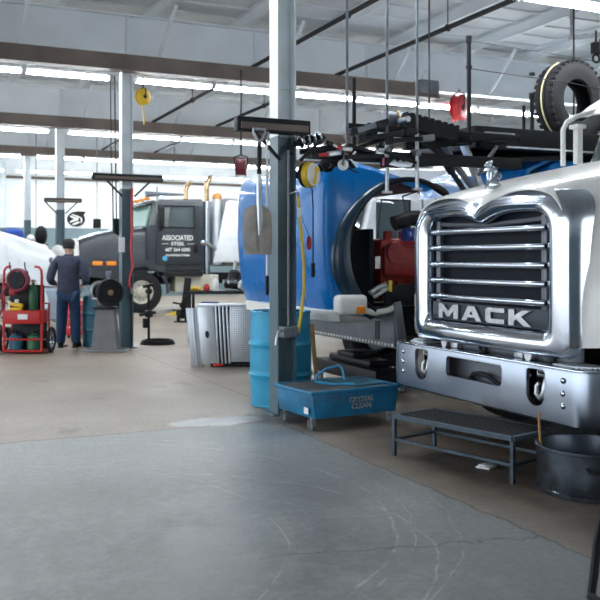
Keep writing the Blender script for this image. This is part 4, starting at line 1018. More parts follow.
bundle(2.99, 21.5, 1.802, .15, .15, .24, M_blackp, 'rubber_bundle', 'dark rubber bundle on the rack end by the third column', 'bundle', 3)
rk2 = thing('trash_cart', 'low grey cart carrying white sacks beside the third column', 'cart', (3.0, 20.2, 0))
part('bin', MB().box(2.62, 3.45, 19.75, 20.35, .25, 1.38, .03), M_grey, rk2, rk2)
for x in (2.7, 3.37):
    for y in (19.85, 20.25): part('caster', MB().cyl((x, y-.03, .09), (x, y+.03, .09), .09, n=14).bar((x, y, .09), (x, y, .27), .03, .03), M_black, rk2, rk2)
bundle(2.80, 20.05, 1.382, .155, .2, .24, M_sack, 'sack', 'white sack in the grey cart, nearer the dark bundle', 'sack', 5)
bundle(3.16, 20.05, 1.382, .17, .2, .20, M_sack, 'sack', 'white sack in the grey cart, nearer the man', 'sack', 6)
# wall sign
c = at(76.5, 219, Y=33.5)
t = thing('wall_sign', 'round black and white swirl sign on the white back wall', 'sign', (c.x, 33.56, c.z))
rr = .30
part('disc', MB().prism([(c.x + rr*1.12*math.cos(a*PI/16), c.z + rr*.95*math.sin(a*PI/16)) for a in range(-16, 4)] + [(c.x + rr*1.25, c.z + rr*.95), (c.x + rr*.2, c.z + rr*1.0)] + [(c.x + rr*1.12*math.cos(a*PI/16), c.z + rr*.95*math.sin(a*PI/16)) for a in range(9, 16)], 'xz', 33.54, 33.6), M_blackp, t, t)
b = MB()
for poly in ([(-.85,.45), (.25,.12), (.25,-.12), (-.85,-.5), (-.7,-.25), (-.2,0), (-.7,.22)], [(-.5,.62), (.3,.36), (.72,.1), (.72,-.35), (.55,-.55), (.55,.1), (.2,.22), (-.6,.52)], [(-.6,-.66), (.1,-.35), (.4,-.3), (.45,-.42), (-.2,-.75)]):
    b.prism([(c.x + x*rr, c.z + z*rr) for x, z in poly], 'xz', 33.53, 33.545)
part('emblem', b, M_whitep, t, t)

# ---------------------------------------------------------------- the man
man = thing('person', 'person in a dark cap, navy work shirt and jeans standing with his back turned', 'person', (2.47, 14.60, 0), R(-17))
J = {}
J['pel'] = ((0,0,.94), (.145,.105), None)
J['sp1'] = ((0,.0,1.08), (.135,.10), 'pel'); J['sp2'] = ((0,-.005,1.24), (.15,.11), 'sp1'); J['chest'] = ((0,-.01,1.37), (.15,.11), 'sp2')
J['nb'] = ((0,.005,1.475), (.075,.07), 'chest'); J['nk'] = ((0,.02,1.53), .056, 'nb'); J['hd'] = ((0,.04,1.61), (.078,.09), 'nk'); J['hd2'] = ((0,.045,1.68), (.08,.098), 'hd'); J['cr'] = ((0,.035,1.735), (.06,.075), 'hd2')
for s, k in ((-1, 'l'), (1, 'r')):
    J['sh'+k] = ((s*.15,-.005,1.425), .075, 'chest'); J['de'+k] = ((s*.205,-.01,1.375), .068, 'sh'+k); J['ua'+k] = ((s*.245,-.03,1.25), .053, 'de'+k)
    J['el'+k] = ((s*.275,-.05,1.12), .044, 'ua'+k); J['fa'+k] = ((s*.262,.06,1.07), .042, 'el'+k); J['wr'+k] = ((s*.225,.19,1.04), .029, 'fa'+k); J['pa'+k] = ((s*.212,.235,1.035), (.036,.022), 'wr'+k); J['kn'+k] = ((s*.204,.275,1.03), (.038,.018), 'pa'+k)
    J['hp'+k] = ((s*.085,0,.88), .105, 'pel'); J['th'+k] = ((s*.10,.0,.72), .088, 'hp'+k); J['ne'+k] = ((s*.108,.015,.49), .062, 'th'+k); J['cf'+k] = ((s*.113,-.015,.34), .06, 'ne'+k); J['an'+k] = ((s*.12,-.03,.09), .042, 'cf'+k); J['to'+k] = ((s*.14,.10,.045), .036, 'an'+k)
bm_body = MB().mesh(skin_mesh(J, 2))
for s in (-1, 1):
    base = Vector((s*.204, .272, 1.03))
    for i, (dx, ln) in enumerate(((-.028,.07),(-.009,.08),(.010,.075),(.028,.058))):
        b0 = base + Vector((dx, -.012, -.002)); b1 = b0 + Vector((dx*.15, ln*.5, -.008)); b2 = b1 + Vector((0, ln*.30, -.026)); b3 = b2 + Vector((0, ln*.05, -.024))
        bm_body.tube([b0, b1, b2, b3], [.0095, .009, .008, .006], 8)
    b0 = Vector((s*.212 - s*.03, .225, 1.03)); bm_body.tube([b0, b0 + Vector((-s*.022,.028,-.006)), b0 + Vector((-s*.03,.055,-.018)), b0 + Vector((-s*.024,.075,-.024))], [.012, .011, .010, .007], 8)
    bm_body.ball((s*.085, .035, 1.645), .012, .02, .032)      # ears
    bm_body.ball((s*.03, .128, 1.66), .011, .009, .008)
bm_body.ball((0, .143, 1.628), .013, .02, .024).ball((0, .130, 1.592), .026, .012, .008)
body = part('body', bm_body, M_skin, man, smooth=80)
S = {'pel': ((0,.0,.84), (.195,.15), None), 'w': ((0,.0,.98), (.195,.15), 'pel'), 'sp1': ((0,.0,1.12), (.188,.14), 'w'), 'sp2': ((0,-.01,1.26), (.192,.14), 'sp1'), 'chest': ((0,-.015,1.38), (.182,.128), 'sp2'), 'nb': ((0,.005,1.485), (.082,.075), 'chest')}
for s, k in ((-1, 'l'), (1, 'r')):
    S['sh'+k] = ((s*.155,-.005,1.435), .085, 'chest'); S['de'+k] = ((s*.215,-.012,1.375), .082, 'sh'+k); S['ua'+k] = ((s*.262,-.035,1.25), .082, 'de'+k); S['el'+k] = ((s*.288,-.06,1.115), .074, 'ua'+k); S['fa'+k] = ((s*.268,.06,1.065), .056, 'el'+k); S['wr'+k] = ((s*.235,.165,1.043), .044, 'fa'+k)
shirt = part('shirt', MB().mesh(skin_mesh(S, 2)), M_shirt, man, smooth=80)
part('collar', MB().torus((0, .01, 1.505), (0,.15,1), .068, .016, 24, 8), M_shirt, man)
part('shirt_tail', MB().loft([[Vector((.186*math.cos(a*PI/12), .142*math.sin(a*PI/12), z + .012*math.sin(a*1.1))) for a in range(24)] for z in (.80, .86, .95)], True), M_shirt, shirt)
T_ = {'pel': ((0,0,.90), (.15,.115), None)}
for s, k in ((-1, 'l'), (1, 'r')):
    T_['hp'+k] = ((s*.085,0,.85), .118, 'pel'); T_['th'+k] = ((s*.102,.0,.70), .102, 'hp'+k); T_['ne'+k] = ((s*.108,.01,.49), .096, 'th'+k); T_['cf'+k] = ((s*.114,-.02,.30), .090, 'ne'+k); T_['an'+k] = ((s*.122,-.03,.10), .078, 'cf'+k); T_['hem'+k] = ((s*.122,-.028,.06), .078, 'an'+k)
part('jeans', MB().mesh(skin_mesh(T_, 2)), M_jean, man, smooth=80)
for s in (-1, 1):
    part('shoe', MB().tube([(s*.112,-.115,.05),(s*.116,-.09,.052),(s*.122,-.02,.06),(s*.14,.08,.05),(s*.15,.15,.042),(s*.154,.185,.036)], [.03,.046,.05,.049,.045,.024], 12).prism([(s*.112 + dx, dy) for dx, dy in ((-.045,-.12),(.045,-.12),(.05,.0),(.085,.12),(.07,.2),(.015,.2),(-.03,.1),(-.05,0))], 'xy', 0, .025, .006), M_blackp, man)
cp = part('cap', MB().lathe([(.099,-.005),(.103,.03),(.098,.065),(.078,.092),(.04,.107),(.001,.111)], (0,.035,1.675), (0,.05,1), 24), M_hair, man, label='dark cap')
part('cap_brim', MB().prism([(-.075,.10),(-.07,.16),(-.035,.20),(.035,.20),(.07,.16),(.075,.10)], 'xy', 1.675, 1.685, .003), M_hair, cp)
part('hair', MB().lathe([(.082,-.055),(.09,-.04),(.093,-.0),(.09,.02)], (0,.025,1.675), (0,.0,1), 24), M_hair, man)

# ---------------------------------------------------------------- red hose cart
AZ = R(-24.5)
ct = thing('hose_cart', 'red wheeled tube cart with a coiled maroon hose beside the man', 'cart', (1.66, 13.86, 0), AZ)
def tubeframe(x): return [(x, 0, .03), (x, 0, 1.2), (x*.97, 0, 1.28), (x*.85, 0, 1.325), (x*.62, 0, 1.335)]
for s in (-1, 1): part('upright', MB().tube(tubeframe(s*.29), .02, 10), M_red, ct)
part('frame', MB().tube([(-.29,0,.22),(.29,0,.22)], .016, 8).tube([(-.29,0,.04),(.29,0,.04)], .018, 8).tube([(-.29,.38,.04),(.29,.38,.04)], .018, 8).tube([(-.29,0,.04),(-.29,.38,.04)], .018, 8).tube([(.29,0,.04),(.29,.38,.04)], .018, 8).tube([(-.29,.38,.04),(-.29,.38,.75),(-.29,0,.78)], .016, 8).tube([(.29,.38,.04),(.29,.38,.75),(.29,0,.78)], .016, 8), M_red, ct)
part('base_plate', MB().box(-.27, .27, .02, .37, .035, .05, .003), M_dark, ct)
part('lower_panel', MB().box(-.27, .27, .33, .35, .05, .46, .003), M_dark, ct)
tr = part('tray', MB().box(-.28, .28, -.06, .36, .46, .66, .015), M_red, ct)
part('tray_label', MB().box(-.06, .09, -.064, -.058, .53, .61), M_paper, tr, label='white tray label')
part('back_panel', MB().box(-.27, .27, .20, .22, .66, 1.05, .01), M_dark, ct)
for s in (-1, 1):
    w_ = part('wheel', MB().torus((s*.37, .22, .20), (1,0,0), .17, .03, 32, 10), M_rubber, ct)
    b = MB().lathe([(.03,-.04),(.04,-.035),(.04,.035),(.03,.04),(.001,.04)], (s*.37, .22, .20), (1,0,0), 14).torus((s*.37, .22, .20), (1,0,0), .142, .008, 28, 6)
    for k in range(10):
        a = 2*PI*k/10; b.tube([(s*.37, .22+.03*math.cos(a), .2+.03*math.sin(a)), (s*.37, .22+.145*math.cos(a), .2+.145*math.sin(a))], .005, 5)
    part('wheel_spokes', b, M_chrome, w_)
part('axle', MB().cyl((-.37,.22,.20), (.37,.22,.20), .012, n=8), M_steel, ct)
for x in (-.17, .06): part('hook', MB().tube([(x, .1, 1.0), (x, .05, 1.25), (x, -.08, 1.30), (x, -.1, 1.40)], .01, 6), M_black, ct)
hs = MB()
for k in range(6): hs.torus((-.04 + .004*k, -.05 - .032*k, 1.13), (.12,1,.05), .155 + .006*math.sin(k*2), .02, 40, 8)
hs.tube([(-.17,-.22,1.05), (-.26,-.20,.9), (-.24,-.18,.72), (-.33,-.16,.55), (-.45,-.14,.42), (-.55,-.12,.25)], .018, 8)
o = part('hose_coil', hs, M_maroon, ct)
part('coil_drum', MB().cyl((-.04,-.2,1.13), (-.04,.1,1.13), .125, n=28), M_dark, ct)
part('regulator', MB().box(-.23,-.13,.05,.15,.90,1.0,.015).cyl((-.14,.04,.97), (-.14,.0,.97), .035), M_red, ct)
for x, m, lab in ((.13, M_green, 'green gas bottle on the red cart beneath the maroon coil'),):
    wpt = rootM(ct) @ Vector((x, .10, .662))
    t = thing('gas_bottle', lab, 'bottle', wpt)
    part('shell', MB().lathe([(.001,0),(.06,0),(.065,.01),(.065,.30),(.055,.35),(.025,.38),(.022,.42),(.001,.42)], (0,0,0), (0,0,1), 20), m, t)
    part('valve', MB().cyl((0,0,.41), (0,0,.47), .02, n=10).cyl((-.04,0,.45), (.04,0,.45), .012, n=8), M_gold, t)
def jug(loc, m, lab, cap):
    t = thing('jug', lab, 'jug', loc)
    part('body', MB().lathe([(.001,0),(.095,0),(.105,.012),(.105,.17),(.09,.21),(.04,.235),(.035,.25),(.001,.25)], (0,0,0), (0,0,1), 22), m, t)
    part('cap', MB().cyl((0,0,.25), (0,0,.285), .038, n=14), cap, t)
jug(rootM(ct) @ Vector((.12, .17, .051)), M_green, 'green jug on the bottom plate of the red cart', M_blackp)
jug(rootM(ct) @ Vector((-.16, .17, .051)), M_teal, 'dark blue jug on the bottom plate of the red cart', M_blackp)
t = thing('spray_gun', 'yellow and white hand tool lying in the tray of the red cart', 'tool', rootM(ct) @ Vector((-.10, .02, .662)), AZ)
part('body', MB().bar((-.09,0,.10), (.10,0,.07), .07, .06, bev=.015).box(-.1,.08,-.03,.05,.0,.045,.01), M_yel, t)
part('nozzle', MB().cyl((-.09,0,.10), (-.15,0,.16), .03, .02, n=12).box(-.03,.03,-.02,.02,.10,.17,.01), M_whitep, t)

# ---------------------------------------------------------------- bench grinder on its pedestal
gr = thing('bench_grinder', 'grey pedestal bench grinder with a big dark wheel guard', 'grinder', (2.90, 13.72, 0), AZ)
part('base_plate', MB().box(-.33, .33, -.2, .2, 0, .03, .006), M_grey, gr)
def frus(w0, d0, w1, d1, z0_, z1): return [[Vector((sx*w0, sy*d0, z0_)) for sx, sy in ((-1,-1),(1,-1),(1,1),(-1,1))], [Vector((sx*w1, sy*d1, z1)) for sx, sy in ((-1,-1),(1,-1),(1,1),(-1,1))]]
part('pedestal', MB().loft(frus(.20, .16, .135, .11, .03, .66), True, True), mat('pedestal_grey', (.15,.155,.165), .5, var=.2), gr)
part('table_plate', MB().box(-.17, .17, -.14, .14, .66, .70, .008), M_dark, gr)
ax = Vector((.5, -.866, 0)); gc = Vector((-.02, 0, .93))
part('motor', MB().lathe([(.001,-.17),(.08,-.17),(.105,-.14),(.11,0),(.105,.14),(.08,.17),(.001,.17)], gc, ax, 28).box(-.12,.08,-.08,.08,.70,.85,.02), M_mid, gr)
for sg, rd, m in ((1, .215, M_dark), (-1, .17, M_steel)):
    c = gc + ax*sg*.25
    g_ = part('wheel_guard', MB().lathe([(.05,-.05),(rd*.95,-.05),(rd,-.035),(rd,.035),(rd*.95,.05),(rd*.80,.05),(rd*.78,.03),(.001,.03)], c, ax, 36), m, gr)
    part('grinding_wheel', MB().lathe([(.001,.0),(rd*.74,.0),(rd*.74,.045),(rd*.3,.045),(rd*.28,.05),(.001,.05)], c, ax, 32), M_blackp, g_)
    part('hub_nut', MB().lathe([(.045,.045),(.045,.06),(.02,.062),(.02,.085),(.001,.085)], c, ax, 16), M_gold if sg > 0 else M_steel, g_)
part('tool_rest', MB().box(-.15,-.02,-.32,-.22,.83,.85,.004).bar((-.08,-.2,.74), (-.08,-.27,.84), .03, .015), M_steel, gr)
part('spark_shield', MB().bar((.03,.02,1.02), (.03,.02,1.22), .05, .03).box(-.01,.08,.0,.05,1.18,1.26,.008), M_mid, gr)

# red tool chest
t = thing('tool_chest', 'red tool chest on the floor between the man and the grinder', 'tool chest', (3.05, 16.35, 0), AZ)
part('case', MB().box(-.30,.30,-.2,.2,.05,.68,.012), M_red, t)
for k in range(4):
    d = part('drawer', MB().box(-.27,.27,-.215,-.19,.10+k*.14,.225+k*.14,.006), M_red, t)
    part('drawer_pull', MB().box(-.22,.22,-.232,-.213,.19+k*.14,.205+k*.14,.003), M_chrome, d)
for sx in (-1,1):
    for sy in (-1,1): part('caster', MB().cyl((sx*.25-.012,sy*.15,.03), (sx*.25+.012,sy*.15,.03), .03, n=12).box(sx*.25-.02,sx*.25+.02,sy*.15-.02,sy*.15+.02,.03,.055), M_black, t)

# red hose, paper and switch on the second column
t = thing('air_hose', 'thin red air hose hanging down the second column', 'hose', (3.42, 13.93, .7))
q = [at(x, y, Y=13.90) for x, y in ((132, 188), (131.5, 210), (132, 230), (131, 245), (131.5, 256), (133, 265), (130.5, 275), (129, 283), (132, 290))]
part('hose', MB().tube(q, .018, 7), M_rhose, t, t)
part('coupling', MB().cyl(q[-1] + Vector((0,0,.03)), q[-1] - Vector((0,0,.06)), .022, n=10), M_steel, t, t)
b = MB(); c = at(122, 244, Y=13.93); b.box(c.x-.05, c.x+.05, 13.945, 13.955, c.z-.13, c.z+.11, .002)
single('paper_notice', b, M_paper, 'white paper notice stuck to the second column', 'notice', base=(c.x, 13.95, c.z))
c = at(116.5, 226, Y=14.3)
t = thing('pendant_switch', 'black pendant control box hanging beside the second column', 'switch', c)
part('box', MB().prism([(c.x-.06,c.z+.12),(c.x+.06,c.z+.12),(c.x+.07,c.z-.08),(c.x+.03,c.z-.16),(c.x-.05,c.z-.10)], 'xz', 14.25, 14.36, .01), M_blackp, t, t)
part('cord', MB().tube([(c.x,14.3,c.z+.1),(c.x-.02,14.3,3.4),(c.x-.03,14.3,4.46)], .011, 6).tube([(c.x-.05,14.3,c.z+.1),(c.x-.09,14.3,3.2),(c.x-.1,14.3,4.46)], .009, 6), M_black, t, t)
# stand with a coil beside the column
t = thing('axle_stand', 'black iron stand in a coil of cable beside the second column', 'stand', (3.80, 14.55, 0))
part('base', MB().lathe([(.001,0),(.14,0),(.14,.012),(.03,.03),(.001,.03)], (0,0,0), (0,0,1), 24), M_black, t)
part('post', MB().cyl((0,0,.02), (0,0,1.02), .022, n=10), M_black, t)
part('clamp', MB().box(-.06,.06,-.06,.06,.46,.58,.015).bar((-.16,0,.50), (.12,0,.54), .05, .05).box(-.10,-.03,-.04,.04,.28,.44,.01), M_dark, t)
part('head', MB().bar((-.1,0,.98), (.09,0,1.02), .06, .05, bev=.01).cyl((0,-.05,.9), (0,.05,.9), .05, n=14), M_dark, t)
b = MB()
for k in range(4): b.torus((.12, 0, .014 + .018*k), (0,.0,1), .29 - .02*(k % 2) - .01*k, .013, 40, 6)
single('cable_coil', b, M_black, 'black cable coil lying on the floor around the iron stand', 'cable', base=(0,0,0)).location = (3.82, 14.5, 0)

# ---------------------------------------------------------------- aluminium step cover
ac = thing('step_cover', 'ribbed perforated aluminium cover standing on the floor beside the light blue drum', 'cover', (3.78, 11.15, 0), AZ)
H_ = .82
def lean(mb, tx):
    for v in mb.bm.verts: v.co.x += (H_ - v.co.z)*tx
    return mb
part('side_panel', lean(MB().box(-.36, -.19, .02, .035, .0, H_-.03, .003), .09), M_perf, ac)
part('side_rib', lean(MB().box(-.285, -.26, .0, .022, .0, H_-.03, .003).box(-.20,-.185,-.05,.03,.0,H_-.03,.003), .09), M_alu, ac)
pf = part('front_panel', lean(MB().box(-.185, .025, -.06, -.04, .05, H_-.005, .006), .07), M_perf2, ac) if False else part('front_panel', lean(MB().box(-.185, .025, -.06, -.04, .05, H_-.005, .006), .07), M_alu, ac)
part('emblem', lean(MB().prism([(-.085 + .028*math.cos(a*PI/8), .44 + .05*math.sin(a*PI/8)) for a in range(16)], 'xz', -.066, -.058), .07), M_dark, pf)
for k in range(4):
    part('rib', lean(MB().box(.04 + k*.05, .066 + k*.05, -.07, .0, .05, H_, .004), .05), M_alu, ac)
part('rib_backing', lean(MB().box(.02, .25, .0, .01, .05, H_-.01), .05), M_dark, ac)
part('mesh_panel', MB().box(.24, .62, -.05, -.03, .07, H_+.02, .004), M_perf, ac)
part('top_cap', MB().prism([(-.19,-.07),(.62,-.06),(.62,.18),(-.17,.18)], 'xy', H_-.005, H_+.025, .004), M_alu, ac)
part('back_panel', MB().box(-.16, .62, .16, .18, .03, H_, .004), M_alu, ac)
part('foot', MB().box(-.02, .52, -.02, .16, .0, .06, .008), M_dark, ac)
part('red_lens', MB().box(.02, .16, -.09, -.03, .015, .05, .012), M_red, ac)

# ---------------------------------------------------------------- workbench and what stands on it
wb = thing('workbench', 'grey steel workbench between the slate truck and the blue hood', 'workbench', (5.0, 14.7, 0), AZ)
part('top', MB().box(-.42, 1.0, -.3, .3, .84, .89, .006), M_dark, wb)
part('shelf', MB().box(-.38, .96, -.26, .26, .30, .33, .004), M_dark, wb)
for x in (-.38, .95):
    for y in (-.26, .26): part('leg', MB().box(x-.025, x+.025, y-.025, y+.025, 0, .84), M_black, wb)
def onb(x, y, z=.891): return rootM(wb) @ Vector((x, y, z))
t = thing('rag_tray', 'yellow tool case lying on the workbench end', 'case', onb(-.30, -.12), AZ)
part('case', MB().box(-.08,.10,-.07,.07,0,.07,.015), M_yel, t); part('handle', MB().tube([(-.03,-.07,.03),(-.03,-.1,.03),(.05,-.1,.03),(.05,-.07,.03)], .008, 6), M_blackp, t)
t = thing('oil_can', 'red oil can on the workbench beside the yellow case', 'can', onb(-.10, -.12))
part('body', MB().lathe([(.001,0),(.055,0),(.058,.01),(.058,.08),(.03,.12),(.001,.12)], (0,0,0), (0,0,1), 18), M_red, t); part('spout', MB().tube([(0,0,.11),(.02,0,.17),(.05,0,.20)], [.012,.008,.005], 8), M_steel, t)
t = thing('spray_bottle', 'white spray bottle standing on the workbench', 'bottle', onb(.06, -.16))
part('body', MB().lathe([(.001,0),(.055,0),(.06,.012),(.06,.13),(.045,.19),(.02,.22),(.02,.24),(.001,.24)], (0,0,0), (0,0,1), 18), M_whitep, t); part('trigger', MB().box(-.07,.03,-.015,.015,.24,.28,.006).bar((-.03,0,.24), (-.06,0,.18), .02, .015), M_whitep, t)
def gearbox(t):
    part('housing', MB().lathe([(.001,0),(.14,0),(.17,.06),(.15,.14),(.11,.18),(.10,.30),(.06,.34),(.001,.34)], (0,0,0), (.15,0,1), 24), M_dark, t)
    part('flange', MB().lathe([(.001,-.02),(.19,-.02),(.19,.02),(.001,.02)], (.02,0,.12), (.15,0,1), 28), M_mid, t)
    b = MB()
    for k in range(8): b.cyl((.19*math.cos(k*PI/4)*.86, .19*math.sin(k*PI/4)*.86, .10), (.19*math.cos(k*PI/4)*.86, .19*math.sin(k*PI/4)*.86, .16), .016, n=6)
    part('bolt_ring', b, M_steel, t)
    part('shaft', MB().cyl((.03,0,.3), (.06,0,.5), .03, n=12), M_steel, t)
t = thing('gear_housing', 'dark gear housing standing on the workbench near the white bottle', 'gearbox', onb(.34, .05, .918)); gearbox(t)
dup(t, onb(.74, .0, .918), 'dark gear housing on the workbench next to the blue hood', rz=1.0)
t = thing('pulley', 'pale grey pulley leaning on the dark gear housings', 'pulley', onb(.54, -.18))
part('rim', MB().lathe([(.03,-.03),(.08,-.03),(.09,-.02),(.07,0),(.09,.02),(.08,.03),(.03,.03)], (0,0,.09), (.2,-1,.15), 24), M_steel, t); part('hub', MB().cyl((0,.04,.085), (0,-.04,.095), .032, n=14), M_dark, t)
t = thing('bucket', 'royal blue bucket on the lower shelf of the workbench', 'bucket', onb(-.04, -.1, .331))
part('pail', MB().lathe([(.001,0),(.12,0),(.16,.34),(.17,.34),(.17,.36),(.15,.36),(.11,.02),(.001,.02)], (0,0,0), (0,0,1), 26), mat('royal_blue_plastic', (.015,.06,.30), .4), t); part('bail', MB().torus((0,0,.33), (1,0,.5), .165, .006, 24, 6, 0, PI), M_steel, t)

# black jack standing on end; yellow ramp under the slate truck
t = thing('trolley_jack', 'black trolley jack standing on end in front of the slate truck', 'jack', (5.83, 19.3, 0), AZ)
part('channel', MB().bar((.02,0,.08), (.13,.02,1.02), .16, .10, up=(0,1,0), bev=.02), M_black, t)
part('arm', MB().bar((-.05,-.05,.35), (.09,-.05,.62), .05, .05, bev=.01).bar((-.22,0,.45), (.05,0,.40), .04, .04), M_black, t)
for s in (-1, 1): part('wheel', MB().lathe([(.001,-.03),(.1,-.03),(.115,-.02),(.115,.02),(.1,.03),(.001,.03)], (s*.09, 0, .115), (1,0,0), 20), M_dark, t)
part('foot_plate', MB().box(-.18,.16,-.1,.1,0,.025,.005), M_black, t)
t = thing('floor_ramp', 'low yellow ramp lying beneath the slate truck', 'ramp', (6.9, 21.9, 0))
part('tread', MB().prism([(-.7,0),(-.45,.09),(.8,.09),(.95,0)], 'xz', -.14, .14, .008), M_yel, t); part('side_rail', MB().box(-.5,.85,-.17,-.14,0,.12,.005).box(-.5,.85,.14,.17,0,.12,.005), M_black, t)

# low jack under the blue truck
t = thing('floor_jack', 'low black transmission jack on casters under the blue truck', 'jack', (4.75, 8.8, 0))
part('chassis', MB().box(-.2, .2, -.75, .75, .10, .26, .02).box(-.14,.14,-.5,.5,.26,.34,.03), M_black, t)
part('saddle', MB().box(-.18,.18,-.2,.2,.34,.40,.02), M_dark, t)
for sx in (-1,1):
    for sy in (-1,1):
        f = part('caster_fork', MB().box(sx*.17-.03,sx*.17+.03,sy*.66-.03,sy*.66+.03,.07,.10).box(sx*.17-.03,sx*.17-.022,sy*.66-.02,sy*.66+.02,.03,.08).box(sx*.17+.022,sx*.17+.03,sy*.66-.02,sy*.66+.02,.03,.08), M_steel, t)
        part('caster_wheel', MB().lathe([(.001,-.018),(.04,-.018),(.05,-.012),(.05,.012),(.04,.018),(.001,.018)], (sx*.17, sy*.66, .05), (1,0,0), 18), M_grey, f)

# ---------------------------------------------------------------- hanging tool rack along the column line
YR = 7.45
hr = thing('hanging_rack', 'black steel rack hung on thin rods above the blue hood', 'rack', (4.5, YR, 2.45))
part('main_bar', MB().box(3.47, 5.95, YR-.05, YR+.05, 2.40, 2.51, .006), M_black, hr, hr)
part('upper_rail', MB().box(3.9, 5.95, YR-.03, YR+.03, 2.70, 2.76, .004).box(4.45, 5.95, YR+.2, YR+.26, 2.70, 2.76, .004), M_black, hr, hr)
part('cross_arm', MB().box(4.0, 4.06, YR-.2, YR+.3, 2.64, 2.70, .004).box(5.2, 5.26, YR-.2, YR+.3, 2.64, 2.70, .004).bar((3.95,YR,2.5), (4.5,YR,2.72), .04, .04).bar((5.0,YR,2.5), (4.6,YR,2.72), .04, .04), M_black, hr, hr)
for px, pz in ((347, 2.36), (387, 2.10), (417, 2.14)):
    x = at(px, 150, Y=YR-.10).x
    part('hanger_rod', MB().cyl((x, YR-.10, pz), (x, YR-.10, 4.66), .014, n=8).box(x-.03,x+.03,YR-.14,YR+.0,2.47,2.53,.004), M_mid, hr, hr)
    if px > 360: part('rod_foot', MB().box(x-.05, x+.05, YR-.125, YR-.075, pz-.012, pz+.012, .004).cyl((x, YR-.10, pz), (x, YR-.10, pz+.55), .02, n=10), M_steel, hr, hr)
x = at(356, 100, Y=YR+.04).x
part('hanger_rod', MB().cyl((x, YR+.08, 2.5), (x, YR+.08, 3.22), .02, n=8), M_black, hr, hr)
# items on it
def hung(name, lab, cat, loc): return thing(name, lab, cat, loc)
x, z = at(343, 165, Y=7.30).x, at(343, 165, Y=7.30).z
t = hung('caster', 'steel caster with a white wheel clamped under the hanging rack', 'caster', (x, 7.3, z))
part('wheel', MB().lathe([(.012,-.018),(.045,-.018),(.052,-.012),(.052,.012),(.045,.018),(.012,.018)], (x, 7.3, z), (.35,1,0), 22), M_whitep, t, t)
part('fork', MB().bar((x-.02,7.27,z), (x+.03,7.3,z+.16), .02, .012).bar((x+.03,7.33,z), (x+.04,7.33,z+.16), .02, .012).box(x-.02,x+.09,7.27,7.40,z+.13,z+.17,.01), M_steel, t, t)
part('lever', MB().bar((x+.03,7.28,z+.10), (x+.14,7.28,z-.02), .02, .012).bar((x+.05,7.28,z+.05), (x+.12,7.28,z+.13), .025, .015), M_steel, t, t)
def pbar(name, p, q, Y, w, m, lab, cat, m2=None, tip=None):
    a, c = at(*p, Y=Y), at(*q, Y=Y)
    t = thing(name, lab, cat, (a+c)/2)
    part('bar', MB().bar(a, c, w, w, bev=w*.2), m, t, t)
    if m2:
        d = (c-a).normalized(); part('tip', MB().bar(c - d*.10, c + d*.04, w*1.6, w*1.4, bev=w*.2), m2, t, t)
        part('collar', MB().bar(a - d*.02, a + d*.05, w*1.5, w*1.5, bev=w*.2), M_dark, t, t)
    return t
pbar('pry_bar', (313, 156), (337, 153), 7.33, .035, M_red, 'short red pry bar lying on the hanging rack by the front column', 'tool', M_steel)
pbar('pry_bar', (328, 143), (346, 150), 7.31, .026, M_steel, 'pale steel bar tilted on the hanging rack above the red one', 'tool', M_red)
pbar('strut_rod', (300, 152), (340, 146), 7.42, .05, M_dark, 'dark rod reaching from the front column toward the white caster', 'rod')
pbar('strut_rod', (345, 157), (384, 156), 7.26, .04, M_black, 'black rod lying along the rack beside the pink tag', 'rod')
pbar('strut_rod', (349, 146), (384, 154), 7.30, .03, M_dark, 'dark rod slanting down to the pink tag', 'rod', M_steel)
pbar('strut_rod', (384, 152), (416, 163), 7.28, .03, M_black, 'black rod slanting past the serrated plate', 'rod')
pbar('torque_arm', (352, 132), (384, 123), 7.27, .05, M_mid, 'grey torque arm on the upper rail between the first two rods', 'arm', M_dark)
pbar('torque_arm', (360, 139), (412, 132), 7.27, .05, M_dark, 'long dark torque arm across the middle hanger rod', 'arm', M_black)
pbar('torque_arm', (388, 141), (430, 138), 7.27, .045, M_black, 'black torque arm by the third hanger rod', 'arm', M_mid)
pbar('steel_strip', (346, 167), (358, 173), 7.3, .014, M_black, 'small black strip hanging just over the blue hood', 'strip')
a = at(386, 160, Y=7.36)
t = thing('paper_tag', 'pink card tag hanging on the middle hanger rod', 'tag', a)
part('card', MB().box(a.x-.07, a.x-.03, 7.305, 7.312, a.z-.06, a.z+.03), M_pink, t, t); part('string', MB().tube([(a.x-.05,7.308,a.z+.03),(a.x-.02,7.33,a.z+.11)], .003, 5), M_black, t, t)
# clamp stack near the column
a = at(310, 140, Y=7.36)
t = thing('hose_clamp', 'chromed clamp bundle on the rack beside the front column', 'clamp', a)
b = MB()
for k in range(4): b.torus((a.x-.09+.06*k, 7.36, a.z-.02+.014*k), (1,0,.25), .05, .014, 20, 8)
part('rings', b, M_chrome, t, t)
part('body', MB().bar((a.x-.16,7.37,a.z-.05), (a.x+.14,7.37,a.z+.05), .06, .06, bev=.015).bar((a.x-.16,7.37,a.z-.05), (a.x-.2,7.37,a.z-.14), .05, .05, bev=.012), M_black, t, t)
a = at(400, 163, Y=7.28)
t = thing('serrated_plate', 'pale serrated metal plate between the two long hanger rods', 'plate', a)
part('plate', MB().prism([(a.x-.13,a.z-.02)] + [(a.x-.10+.035*k, a.z+(.035 if k % 2 else .005)) for k in range(7)] + [(a.x+.15,a.z+.02),(a.x+.13,a.z-.03),(a.x+.02,a.z-.05)], 'xz', 7.27, 7.285, .003), M_alu, t, t)
part('backing', MB().box(a.x-.16, a.x+.16, 7.285, 7.40, a.z-.04, a.z+.05, .012), M_black, t, t)
